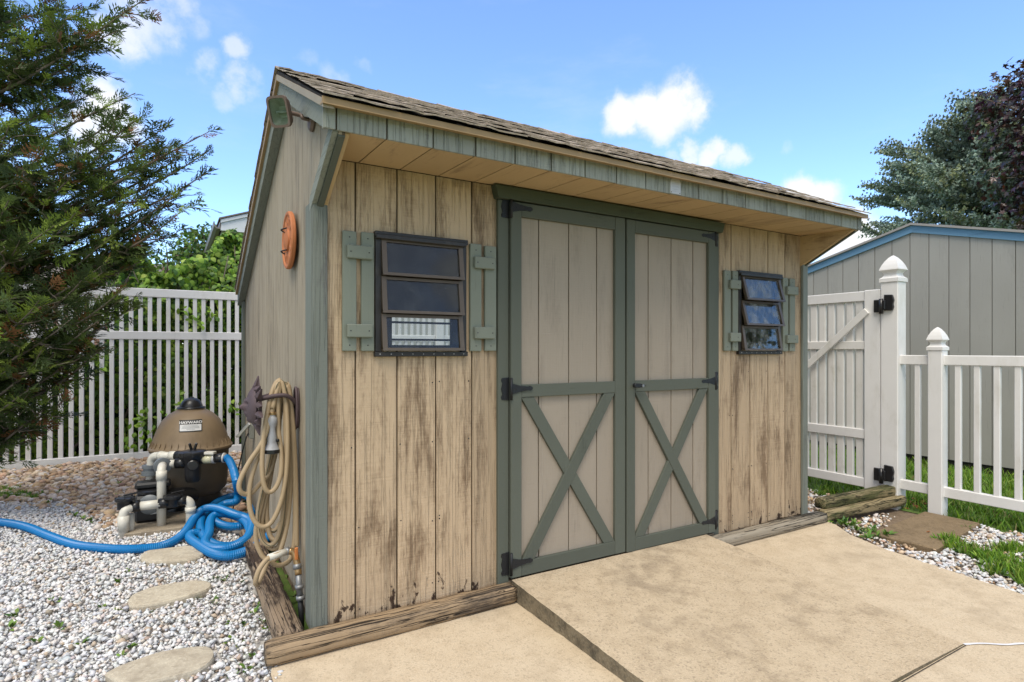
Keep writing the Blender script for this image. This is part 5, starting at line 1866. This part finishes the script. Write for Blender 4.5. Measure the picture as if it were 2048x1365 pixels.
def conifer():
    base = np.array([-2.45, 3.95, GZ])
    t = thing('conifer_tree', tuple(base), 'large feathery false cypress tree hanging over the gravel at left', 'tree')
    H = 7.2
    tr = [base + np.array([.05 * math.sin(k * .9), .04 * math.cos(k * .7), H * k / 12]) for k in range(13)]
    tube('trunk', tr, [.15 * (1 - k / 12.6) + .01 for k in range(13)], M['bark'], t, 12)
    tips = [(300, 8, 4.7), (255, 25, 4.9), (205, 10, 4.9), (150, 12, 5.1), (195, 85, 4.7), (235, 62, 4.7), (165, 115, 4.9), (172, 150, 5.0), (172, 190, 4.9), (150, 210, 5.1),
            (268, 190, 4.7), (255, 225, 4.6), (300, 235, 4.6), (345, 255, 4.6), (428, 262, 4.5), (410, 300, 4.5), (405, 345, 4.5), (360, 310, 4.6), (385, 380, 4.5), (350, 395, 4.6), (360, 425, 4.4), (330, 445, 4.6), (300, 470, 4.7), (345, 470, 4.6),
            (330, 300, 4.9), (262, 330, 4.6), (250, 400, 4.4), (240, 470, 4.3), (200, 520, 4.2), (285, 520, 4.6), (268, 575, 4.3), (232, 585, 4.2), (280, 615, 4.4), (255, 600, 4.3), (215, 640, 4.2), (205, 705, 4.4), (180, 690, 4.3),
            (120, 800, 4.4), (110, 815, 4.4), (70, 815, 4.4), (30, 805, 4.3), (0, 820, 4.4), (60, 780, 4.1), (20, 700, 4.0), (90, 700, 4.0),
            (60, 600, 3.9), (120, 640, 4.0), (150, 560, 4.0), (0, 560, 3.9), (40, 480, 4.0), (110, 450, 4.1), (170, 430, 4.2), (30, 400, 4.1), (90, 340, 4.2), (160, 340, 4.3), (210, 300, 4.4), (20, 300, 4.3), (20, 110, 4.6), (80, 90, 4.7),
            (-30, 30, 4.8), (-60, 160, 4.5), (-40, 350, 4.2), (-70, 520, 4.0), (-60, 680, 4.0), (-80, 780, 4.2)]
    P = [atD(*p) for p in tips]
    rg = np.random.default_rng(5)
    for _ in range(40):      # the rest of the crown, away from the frame
        az = rg.uniform(1.9, 6.0); h = rg.uniform(.6, 6.6); r = 1.9 * (1 - (h / 7.4) ** 1.6) * rg.uniform(.6, 1.05) + .2
        P.append(base + np.array([r * math.cos(az), r * math.sin(az), h]))
    for _ in range(15):
        az = rg.uniform(0, 6.3); h = rg.uniform(4.2, 7.0); r = 1.5 * (1 - (h / 7.5) ** 2) * rg.uniform(.5, 1.) + .1
        P.append(base + np.array([r * math.cos(az), r * math.sin(az), h]))
    pos, D, Nn, S, C = [], [], [], [], []
    BV, BF = [], []
    nb = 0
    def add_branch(Q, r0, r1):
        nonlocal nb
        V, F = sweep(Q, np.linspace(r0, r1, len(Q)), 5, cap=False)
        BV.append(V); BF.append(np.array(F) + nb); nb += len(V)
    def put(Q, t0, step, smin, smax, brown, lum=1.):
        L = np.linalg.norm(np.diff(Q, axis=0), axis=1).sum()
        m = max(2, int(L * (1 - t0) / step))
        for k in range(m):
            u = t0 + (1 - t0) * (k + rg.random()) / m
            i = min(len(Q) - 2, int(u * (len(Q) - 1)))
            p = Q[i] + (Q[i + 1] - Q[i]) * (u * (len(Q) - 1) - i)
            d = unit(Q[i + 1] - Q[i])
            side = unit(np.cross(d, (0, 0, 1.))) * (1 if k % 2 else -1)
            dd = unit(d * rg.uniform(.5, 1.2) + side * rg.uniform(.2, .9) * (1.2 - u) + np.array([0, 0, rg.normal(.16, .40)]))
            nn = unit(np.array([0, 0, 1.]) + rg.normal(0, .55, 3))
            pos.append(p); D.append(dd); Nn.append(nn)
            S.append(rg.uniform(smin, smax) * (1.1 - .35 * u))
            x = rg.random()
            if x < brown: C.append(np.array([.19, .095, .045]) * rg.uniform(.6, 1.5))
            elif x < .20 + .12 * u: C.append(np.array([.17, .25, .048]) * rg.uniform(.75, 1.3) * lum)
            elif x < .60: C.append(np.array([.090, .140, .043]) * rg.uniform(.7, 1.3) * lum)
            else: C.append(np.array([.055, .088, .036]) * rg.uniform(.7, 1.3) * lum)
    for ip, p in enumerate(P):
        st = 1. if ip < len(tips) else 1.9
        hd = math.hypot(p[0] - base[0], p[1] - base[1])
        z0 = min(max(p[2] - .30 * hd - .1, .25), H - .3)
        k = z0 / H * 12; a = tr[int(min(k, 11))] + (tr[int(min(k, 11)) + 1] - tr[int(min(k, 11))]) * (k - int(min(k, 11)))
        Q = limb(a, p, -.10 * hd + .05)
        add_branch(Q, .010 + .009 * hd, .003)
        br = .05 if rg.random() < .75 else .16; lum = rg.uniform(.65, 1.5)
        put(Q, .32, .036 * st, .085 * st ** .5, .165 * st ** .5, br, lum)
        for _ in range(int(4 + 3 * hd)):
            u = rg.uniform(.30, .95); i = min(len(Q) - 2, int(u * (len(Q) - 1)))
            d = unit(Q[i + 1] - Q[i]); s = unit(np.cross(d, (0, 0, 1.))) * rg.choice([-1, 1])
            e = Q[i] + (d * .6 + s * rg.uniform(.3, .9) + np.array([0, 0, rg.normal(.05, .22)])) * rg.uniform(.22, .5) * (1.25 - .6 * u)
            q = limb(Q[i], e, -.03, 7)
            add_branch(q, .006, .002)
            put(q, .10, .040 * st, .08 * st ** .5, .15 * st ** .5, br, lum)
    pos, D, Nn, S, C = map(np.array, (pos, D, Nn, S, C))
    V, F, T = scatter(SPRAYS, pos, frames(D, Nn), S, C, rngP)
    stuff_obj('crown', V, F, T, M['spray'], t)
    V = np.concatenate(BV); F = np.concatenate(BF)
    stuff_obj('branches', V, F, None, M['twig'], t, True)
    print('conifer sprays', len(pos), 'faces', len(F))


conifer()

# leaf shapes
def oval_leaf(n=4, w=.32, cup=.12):
    pts = []
    for k in range(n + 1):
        u = k / n
        pts.append((u, w * math.sin(math.pi * min(1, u * .93 + .05)) ** .9, cup * math.sin(math.pi * u) - .10 * u * u))
    v, f = quad_strip_leaf(pts, w)
    return v, f, None


def lobed_leaf(lobes=5, folded=.15):
    """palmate leaf as quads from the stalk point"""
    V = [(0, 0, 0)]; F = []
    n = lobes
    for k in range(n):
        a = math.radians(-115 + 230 * k / (n - 1))
        L = (.62, .85, 1., .85, .62)[k] if n == 5 else 1.
        for da, r in ((-.36, .45), (-.10, .80), (0, 1.0), (.10, .80)):
            V.append((math.sin(a + da) * L * r * .62, .15 + math.cos(a + da) * L * r * .62, -.12 * (L * r) ** 2 + folded * abs(math.sin(a)) * .2))
    V.append((math.sin(math.radians(115) + .36) * .45 * .4, .15 + math.cos(math.radians(115) + .36) * .28, 0))
    V = np.array(V)
    for k in range(n):
        b = 1 + 4 * k
        F.append((0, b, b + 1, b + 2)); F.append((0, b + 2, b + 3, b + 4 if b + 4 < len(V) else b + 3))
    return V, np.array(F), None


OVAL = [oval_leaf(3, .30, .10), oval_leaf(3, .36, .16), oval_leaf(3, .26, .05)]
HEART = [oval_leaf(3, .44, .14), oval_leaf(3, .40, .06), oval_leaf(3, .46, .2)]
MAPLE = [lobed_leaf(5, .1), lobed_leaf(5, .4)]


def leafy(n, pos, nrm, size, cols, w, rng, protos, jit=.5, droop=.5):
    nn = unit(nrm + rng.normal(0, jit, (n, 3)))
    d = np.cross(nn, rng.normal(0, 1, (n, 3))) + np.array([0, 0, -droop])
    s = size * rng.uniform(.6, 1.25, n)
    return scatter(protos, pos, frames(d, nn), s, palette(n, cols, w, rng, .18), rng)


def hedge():
    rg = np.random.default_rng(77)
    t = thing('hedge', (-.8, 6.6, GZ), 'dense broad leaved green hedge behind the tall white fence', 'hedge')
    P, Nr = [], []
    def top(x):
        h = 2.72 + .22 * np.sin(x * 2.3) + .16 * np.sin(x * 5.1 + 1) + .10 * np.sin(x * 11.) - .30 * np.clip(-.6 - x, 0, 2)
        return np.where(x < -1.25, 1.12 + .10 * np.sin(x * 4.) + .5 * np.clip(-2.4 - x, 0, .6), h)
    n = 36000
    x = rg.uniform(-4.8, 2.0, n); tz = top(x)
    kind = rg.random(n)
    z = np.where(kind < .60, GZ + (tz - GZ) * rg.random(n) ** .8, tz - .1 * rg.random(n))
    lump = .16 * np.sin(x * 3.3 + z * 2.2) + .12 * np.sin(x * 7.1 - z * 4.3) + .07 * np.sin(x * 15 + z * 11)
    back = np.clip((z - 1.9) / 1.2, 0, 1) * .55
    y = np.where(kind < .60, 6.12 + back + lump + np.abs(rg.normal(0, .10, n)), 6.12 + back + rg.random(n) * 1.4)
    nr = np.where((kind < .6)[:, None], np.array([0, -1., .45]), np.array([0, -.35, 1.]))
    # open spots where the twigs show
    keep = (np.sin(x * 6.3 + 2 * np.sin(z * 3.1)) * np.sin(z * 5.7 + x) < .80) | (rg.random(n) < .35)
    x, y, z, nr = x[keep], y[keep], z[keep], nr[keep]
    n = len(x)
    cols = [(.165, .295, .035), (.245, .385, .045), (.11, .21, .033), (.07, .145, .03), (.36, .46, .085)]
    V, F, T = leafy(n, np.c_[x, y, z], nr, .080, cols, [30, 24, 24, 16, 6], rg, HEART + OVAL, .55, .6)
    stuff_obj('foliage', V, F, T, M['leaf'], t)
    BV, BF, nb = [], [], 0
    for k in range(70):
        xx = rg.uniform(-4.6, 1.9); yy = rg.uniform(6.2, 6.9)
        h = float(top(np.array([xx]))[0]) - .15
        Q = np.array([(xx + .12 * math.sin(i * 1.3 + k), yy + .1 * math.sin(i + k), GZ + h * i / 7) for i in range(8)])
        v, f = sweep(Q, np.linspace(.02, .006, 8), 5, cap=False)
        BV.append(v); BF.append(np.array(f) + nb); nb += len(v)
    stuff_obj('stems', np.concatenate(BV), np.concatenate(BF), None, M['twig'], t, True)
    # inner mass of leaves, the shade inside the hedge put into their dark colour
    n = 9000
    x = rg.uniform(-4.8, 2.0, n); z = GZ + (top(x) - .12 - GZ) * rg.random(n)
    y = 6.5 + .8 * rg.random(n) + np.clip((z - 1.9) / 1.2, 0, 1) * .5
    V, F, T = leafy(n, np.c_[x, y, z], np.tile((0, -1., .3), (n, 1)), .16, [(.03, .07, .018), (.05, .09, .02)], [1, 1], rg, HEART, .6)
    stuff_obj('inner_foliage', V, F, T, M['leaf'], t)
    # a few vine shoots poking through the pickets
    for k, (px, py) in enumerate(((392, 640), (418, 628), (365, 626), (275, 848), (288, 830), (300, 872), (330, 845), (268, 885), (360, 800), (470, 815))):
        c = onY(px, py, 5.74)
        v = thing('vine_shoot', tuple(c), ('green vine shoot above the middle rail of the tall fence' if k < 3 else 'vine shoot between filter lid and shed wall' if k == 9 else 'vine shoot right above the black cap of the filter' if k == 8 else 'vine shoot low in the fence left of the brown filter'), 'vine', 'vine shoots in the fence')
        m = 9
        pos = c + rg.normal(0, 1, (m, 3)) * np.array([.05, .025, .06])
        V, F, T = leafy(m, pos, np.tile((0, -1., .6), (m, 1)), .07, cols[:2], [1, 1], rg, OVAL, .4)
        stuff_obj('leaves', V, F, T, M['leaf'], v)
        tube('stem', spline([(c[0], 5.95, c[2] - .1), (c[0] + .01, 5.80, c[2] - .02), tuple(c)], 4), .003, M['twig'], v, 5)


hedge()


def broad_tree(name, base, H, cr, cz, n, leaf, cols, w, rng, protos, m, label, jit=.7, lumps=9, group=None, trunk=.2, flat=.75, lean=(0, 0)):
    t = thing(name, tuple(base), label, 'tree', group)
    base = np.array(base, float)
    tube('trunk', [base + np.array([lean[0] * u, lean[1] * u, H * .8 * u]) for u in np.linspace(0, 1, 7)], np.linspace(trunk, trunk * .3, 7), M['bark'], t, 10)
    cen = base + np.array([lean[0], lean[1], cz])
    C = []
    for k in range(lumps):
        d = unit(rng.normal(0, 1, 3)); d[2] *= flat
        C.append((cen + d * cr * rng.uniform(.35, .72) * np.array([1, 1, flat * 1.1]), cr * rng.uniform(.38, .58)))
    C.append((cen, cr * .7))
    P, Nr = [], []
    per = n // len(C)
    BV, BF, nb = [], [], 0
    for c, r in C:
        u = unit(rng.normal(0, 1, (per, 3)))
        rad = r * (1 - np.abs(rng.normal(0, .22, per))).clip(.15, 1.15)
        rad *= 1 + .18 * np.sin(u[:, 0] * 7 + c[0] * 3) * np.sin(u[:, 2] * 6 + c[1])
        P.append(c + u * rad[:, None]); Nr.append(u * .6 + np.array([0, 0, .7]))
        q = limb(base + np.array([lean[0] * .5, lean[1] * .5, H * .35]), c, .2, 8)
        v, f = sweep(q, np.linspace(trunk * .45, .02, 8), 6, cap=False)
        BV.append(v); BF.append(np.array(f) + nb); nb += len(v)
        for _ in range(7):
            q = limb(c, c + unit(rng.normal(0, 1, 3)) * r * .95, 0, 5)
            v, f = sweep(q, np.linspace(.03, .006, 5), 4, cap=False)
            BV.append(v); BF.append(np.array(f) + nb); nb += len(v)
    P = np.concatenate(P); Nr = np.concatenate(Nr)
    V, F, T = leafy(len(P), P, Nr, leaf, cols, w, rng, protos, jit)
    stuff_obj('crown', V, F, T, m, t)
    stuff_obj('branches', np.concatenate(BV), np.concatenate(BF), None, M['twig'], t, True)
    return t


rgT = np.random.default_rng(8)
c = atD(2165, 285, 12.5)
broad_tree('maple_tree', (c[0], c[1], GZ), 8.6, 2.75, c[2] + .2, 12000, .17,
           [(.045, .022, .023), (.062, .027, .024), (.034, .020, .021), (.10, .04, .026), (.06, .045, .03)], [34, 24, 24, 10, 6], rgT, MAPLE, M['purple'], 'dark purple leaved maple tree behind the grey shed at right', .5, 15, flat=.85, trunk=.16)
c = atD(470, 470, 15.5)
GREEN = [(.085, .17, .03), (.12, .21, .04), (.05, .11, .022), (.16, .22, .05)]
broad_tree('garden_tree', (c[0] - .3, c[1], GZ), 4.6, 1.35, 3.55, 3800, .12, GREEN, [3, 2, 3, 1], rgT, OVAL, M['leaf'], 'loose green tree top beside the white house eave', .7, 9, group='trees beyond the hedge')
c = atD(330, 500, 14)
broad_tree('garden_tree', (c[0], c[1], GZ), 4.2, 1.5, 2.95, 4200, .12, GREEN, [3, 2, 3, 1], rgT, OVAL, M['leaf'], 'rounded green tree rising behind the hedge and cypress', .7, 9, group='trees beyond the hedge')
broad_tree('yard_tree', (20.8, -14.6, GZ), 10.5, 3.6, 6.6, 5000, .30, GREEN, [2, 1, 3, 0.3], rgT, OVAL, M['leaf'], 'broad tree across the yard, seen only mirrored in the right window', .7, 12)


def spruce():
    rg = np.random.default_rng(31)
    c = atD(2035, 300, 15.5)
    base = np.array([c[0] + .25, c[1], GZ])
    t = thing('spruce_tree', tuple(base), 'pale blue green spruce rising behind the grey shed', 'tree')
    H = 8.15
    tube('trunk', [base + np.array([0, 0, H * u]) for u in np.linspace(0, 1, 7)], np.linspace(.2, .02, 7), M['bark'], t, 10)
    # twig: stem with needles all round
    protos = []
    for k in range(4):
        V = []; F = []; T = []
        for i in range(5):
            y = i / 5
            for j in range(4):
                a = rg.random() * 6.28; l = .20 * (1.05 - .5 * y)
                d = np.array([math.cos(a) * .8, .55, math.sin(a) * .8]); s = unit(np.cross(d, (rg.normal(), rg.normal(), rg.normal()))) * .055
                p = np.array([0, y, 0]); b = len(V)
                V += [p - s, p + s, p + d * l + s * .3, p + d * l - s * .3]; F.append((b, b + 1, b + 2, b + 3)); T += [.8, .8, 1.25, 1.25]
        T = np.array(T)
        protos.append((np.array(V), np.array(F), np.stack([T, T, T], 1)))
    pos, D, S, C = [], [], [], []
    BV, BF, nb = [], [], 0
    h = 3.0
    while h < H - .2:
        R = 3.7 * math.sqrt(max(.004, 1 - max(0, (h - 4.4) / (H - 4.3)) ** 2))
        m = 12
        for k in range(m):
            az = rg.random() * 6.28; r = R * rg.uniform(.75, 1.08)
            a = base + np.array([0, 0, h]); e = a + np.array([r * math.cos(az), r * math.sin(az), .10 * r + rg.normal(0, .08)])
            Q = limb(a, e, -.14 * r, 10)
            v, f = sweep(Q, np.linspace(.03, .006, 10), 4, cap=False); BV.append(v); BF.append(np.array(f) + nb); nb += len(v)
            nt_ = int(10 + 12 * r)
            for _ in range(nt_):
                u = rg.uniform(.25, 1) ** .7; i = min(8, int(u * 9)); d = unit(Q[i + 1] - Q[i])
                s = unit(np.cross(d, (0, 0, 1.))) * rg.choice([-1, 1])
                pos.append(Q[i] + (Q[i + 1] - Q[i]) * rg.random() + s * rg.uniform(0, .34) * (1.1 - u) + np.array([0, 0, rg.normal(0, .05)])); D.append(d * .9 + s * rg.uniform(.1, .9) + np.array([0, 0, rg.normal(.12, .2)]))
                S.append(rg.uniform(.34, .60)); C.append(np.array([.25, .32, .255]) * rg.uniform(.65, 1.35) if rg.random() < .8 else np.array([.26, .30, .16]) * rg.uniform(.6, 1.2))
            pos.append(Q[-2]); D.append(Q[-1] - Q[-2]); S.append(.36); C.append(np.array([.15, .20, .165]))
        h += .22
    pos.append(base + np.array([0, 0, H - .2])); D.append(np.array([0, 0, 1.])); S.append(.5); C.append(np.array([.15, .2, .16]))
    pos, D, S, C = map(np.array, (pos, D, S, C))
    V, F, T = scatter(protos, pos, frames(D, rg.normal(0, 1, (len(D), 3))), S, C, rg)
    stuff_obj('crown', V, F, T, M['needle'], t)
    stuff_obj('branches', np.concatenate(BV), np.concatenate(BF), None, M['twig'], t, True)
    print('spruce faces', len(F))


spruce()


# ------------------------------------------------------------------ grass, weeds, dead leaves
def blade_protos():
    out = []
    for b in (.15, .4, .7):
        v, f = quad_strip_leaf([(0, .055, 0), (.4, .05, b * .12), (.75, .034, b * .38), (1, .004, b * .75)], 0)
        out.append((v, f, np.repeat(np.array([.75, .85, 1., 1.15]), 2)[:, None] * np.ones(3)))
    return out


BLADES = blade_protos()
GCOL = [(.13, .26, .025), (.20, .35, .035), (.09, .19, .025), (.28, .38, .07), (.28, .24, .11)]


def grass(name, x, y, h, rng, cols=GCOL, w=(4, 4, 3, 2, .5), z=GZ):
    n = len(x)
    d = np.c_[rng.normal(0, .38, n), rng.normal(0, .38, n), np.ones(n)]
    nn = rng.normal(0, 1, (n, 3)); nn[:, 2] *= .2
    sc = h * rng.uniform(.5, 1.25, n)
    S = np.c_[np.clip(sc, .05, 1) * rng.uniform(.7, 1.3, n), sc, sc]
    V, F, T = scatter(BLADES, np.c_[x, y, np.full(n, z)], frames(d, nn), S, palette(n, cols, w, rng, .15), rng)
    o = stuff_obj(name, V, F, T, M['grass'])
    return tag(o, kind='stuff')


rgG = np.random.default_rng(55)
LAWN = [(4.9, -4.), (7.14, -4.), (7.14, 4.), (4.9, 4.)]
sheet('lawn', [(4.80, -4.), (11, -4.), (11, 5.), (4.80, 5.)], GZ - .004, M['far_grass'])
n = 15000
grass('lawn_grass', rgG.uniform(4.82, 7.2, n), rgG.uniform(-2.2, 3.2, n), .085, rgG)


def tufts(name, blobs, per, h, rng, **k):
    X, Y = [], []
    for x, y, r in blobs:
        m = int(per * r * r * 3200)
        a = rng.random(m) * 6.28; q = r * np.sqrt(rng.random(m))
        X.append(x + q * np.cos(a)); Y.append(y + q * np.sin(a))
    return grass(name, np.concatenate(X), np.concatenate(Y), h, rng, **k)


gp = lambda px, py: tuple(onZ(px, py, GZ)[:2])
edge = [(1925, 1105, .09), (1960, 1118, .09), (2000, 1130, .10), (2040, 1150, .11), (1985, 1150, .05), (2070, 1165, .12), (1900, 1090, .06), (2048, 1110, .08), (2100, 1180, .14), (2150, 1210, .15), (2010, 1108, .07), (2090, 1140, .1)]
tufts('edge_grass', [(*gp(a, b), r) for a, b, r in edge], 13, .075, rgG)
edge2 = [(1890, 1010, .08), (1920, 1018, .08), (1960, 1025, .09), (2000, 1035, .1), (2040, 1046, .1), (1840, 1005, .05), (1990, 1048, .05), (2048, 1060, .06), (1950, 1045, .04)]
tufts('edge_grass', [(*gp(a, b), r) for a, b, r in edge2], 16, .05, rgG, cols=GCOL + [(.10, .09, .04)], w=(3, 2, 4, 1, 1, 1))
edge3 = [(1700, 965, .14), (1730, 975, .14), (1760, 978, .12), (1670, 958, .10), (1660, 985, .06), (1640, 990, .05)]
tufts('side_weeds', [(*gp(a, b), r) for a, b, r in edge3], 12, .05, rgG, w=(3, 2, 5, .5, .5))
tufts('moss_clump', [(*gp(a, b), r) for a, b, r in ((5, 985, .13), (25, 995, .10), (60, 1000, .05), (-20, 1000, .15))], 20, .05, rgG, w=(4, 4, 2, 1, .2))


def weed(px, py, size, m, kind=0, col=None, label=None, group=None, z=GZ + .012):
    rg = np.random.default_rng(int(px * 7 + py * 13))
    c = onZ(px, py, z)
    t = thing('weed', tuple(c), label or 'small green weed sprouting among the white gravel', 'weed', group or 'weeds in the gravel')
    a = rg.random(m) * 6.28; el = rg.uniform(.1, 1.15, m)
    d = np.c_[np.cos(a) * np.cos(el), np.sin(a) * np.cos(el), np.sin(el)]
    nn = np.c_[-np.cos(a) * np.sin(el), -np.sin(a) * np.sin(el), np.cos(el)] + rg.normal(0, .15, (m, 3))
    st = size * rg.uniform(.0, .45, m)[:, None] * (1 if kind == 0 else .1)
    cols = palette(m, col or [(.12, .22, .03), (.17, .28, .045), (.07, .15, .025)], [1] * (len(col) if col else 3), rg, .15)
    sc = size * rg.uniform(.6, 1.2, m)
    S = np.c_[sc, sc, sc] if kind == 0 else np.c_[sc * .45, sc, sc * .9]
    V, F, T = scatter(OVAL, c + d * st + np.array([0, 0, .004]), frames(d, nn), S, cols, rg)
    stuff_obj('leaves', V, F, T, M['leaf'], t)
    BV, BF, nb = [], [], 0
    for k in range(m):
        v, f = sweep(np.array([c, c + d[k] * st[k] * .5 + np.array([0, 0, .004]), c + d[k] * (st[k] + .01) + np.array([0, 0, .004])]), .0012, 4, cap=False)
        BV.append(v); BF.append(np.array(f) + nb); nb += len(v)
    stuff_obj('stems', np.concatenate(BV), np.concatenate(BF), None, M['twig'], t)


for px, py, s, m in [(60, 1160, .05, 6), (95, 1180, .045, 5), (30, 1235, .05, 6), (110, 1205, .05, 7), (195, 1170, .04, 6), (235, 1168, .05, 8), (215, 1172, .04, 6), (250, 1150, .045, 6), (205, 1220, .05, 7), (235, 1225, .04, 6), (120, 1260, .05, 6), (20, 1262, .06, 6),
                     (75, 1290, .06, 7), (165, 1290, .045, 6), (260, 1300, .045, 5), (245, 1318, .05, 5), (275, 1215, .03, 5), (310, 1225, .03, 5), (430, 1160, .04, 7), (450, 1165, .045, 7), (485, 1168, .04, 6), (430, 1205, .045, 8), (395, 1200, .03, 5),
                     (465, 1250, .05, 4), (485, 1252, .055, 4), (460, 1285, .045, 7), (510, 1230, .05, 8), (525, 1248, .05, 9), (535, 1262, .045, 8), (515, 1215, .04, 6), (480, 1295, .04, 5), (505, 1318, .05, 6), (495, 1345, .05, 6), (470, 1355, .04, 5),
                     (150, 1035, .05, 8), (165, 1040, .05, 8), (180, 1045, .06, 9), (140, 1028, .04, 6), (95, 1008, .05, 8), (100, 1005, .05, 6), (120, 985, .05, 6), (60, 992, .05, 8), (85, 990, .05, 7), (150, 1066, .04, 6), (65, 1080, .04, 5), (200, 980, .06, 6), (240, 970, .06, 6), (235, 995, .05, 6), (205, 955, .05, 5),
                     (455, 965, .07, 8), (470, 975, .06, 7), (345, 1055, .05, 7), (360, 1092, .04, 5), (170, 1110, .04, 5), (215, 1100, .04, 6), (575, 1160, .06, 7), (588, 1195, .06, 8)]:
    lb = ('green weed at the edge of the nearest stepping stone' if py > 1285 and px < 300 else 'green weed in the far river stones by the white fence' if py < 1000 and px > 190
          else 'weed on the green patch at the far left of the gravel' if py < 1012 else 'weed in the middle of the gravel behind the long blue hose' if py < 1070 and px < 200
          else 'weed close beside the long blue hose run' if py < 1115 and px < 360 else 'green weed beside the rotten side timber' if px > 505 and px < 560
          else 'weed growing under the tap between timber and wall' if px >= 560 else 'weed among the pool pipes at the concrete pad' if px > 340 and py < 1100
          else 'weed right of the middle stepping stone' if px > 390 and py < 1240 else 'weed between the nearest stepping stone and the corner of the timbers' if px > 390
          else 'weed just left of the middle stepping stone' if px > 190 else 'weed in the open white gravel near the left edge')
    weed(px, py, s * .62, m, label=lb)
big = [(.10, .22, .045), (.14, .28, .05)]
for px, py, s, m, lb in [(1735, 1080, .075, 16, 'broad leaved green weed growing at the patio edge before the paver'), (1760, 1018, .09, 13, 'upright light green weed in front of the stacked timbers'), (1790, 1010, .07, 10, 'pale green weed beside the tall gate post foot'),
                         (1690, 1052, .08, 10, 'low green weed at the patio corner by the timbers'), (1775, 1075, .07, 9, 'creeping weed at the near left corner of the paver'), (1890, 1080, .06, 9, 'small weed at the right corner of the paver'), (1935, 1060, .05, 8, 'little weed among the pale stones right of the paver')]:
    weed(px, py, s, m, 1, big, lb, 'weeds by the paver')
for k in range(34):    # low weeds in the strip between slab, paver and timbers
    px, py = [(1670 + 3.2 * k, 1050 + 1.05 * k), (1880 + 4 * k, 1085 + 2.2 * k)][k % 2]
    weed(px + rgG.normal(0, 6), py - 6 + rgG.normal(0, 4), .055, 9, 1, None, 'tiny weed in the gravel strip along the patio edge', 'tiny weeds along the patio')


def dead_leaf(px, py, size, z, col, lab):
    rg = np.random.default_rng(int(px * 3 + py))
    c = onZ(px, py, z)
    v, f, _ = lobed_leaf(5, .3)
    a = rg.random() * 6.28
    v = v * size; v[:, 2] *= 2.2
    R = np.array([[math.cos(a), -math.sin(a), 0], [math.sin(a), math.cos(a), 0], [0, 0, 1]])
    v = v @ R.T + c + np.array([0, 0, .012])
    me_o = stuff_obj('dry_leaf', v, f, np.tile(np.array(col) * rg.uniform(.7, 1.2), (len(v), 1)), M['leaf'])
    tag(me_o, lab, 'leaf', 'dry leaves on the ground')


for k in range(14):
    dead_leaf(1830 + rgG.normal(0, 18), 1008 + rgG.normal(0, 6), .055, GZ + .02 + .01 * rgG.random(), (.32, .13, .05), 'dry brown leaf in the heap at the gate post foot')
for px, py, s, z, lb in [(1860, 1067, .035, PZ, 'curled orange leaf lying on the brown paver'), (118, 1177, .035, GZ + .03, 'reddish dry leaf upright in the white gravel'), (100, 1185, .04, GZ + .02, 'dark brown dry leaf flat on the white gravel'), (1775, 1020, .05, GZ + .02, 'orange dry leaf among the weeds before the timbers'), (1617, 1020, .05, PZ + .03, 'orange leaf caught at the right foot of the shed')]:
    dead_leaf(px, py, s, z, (.36, .14, .05), lb)
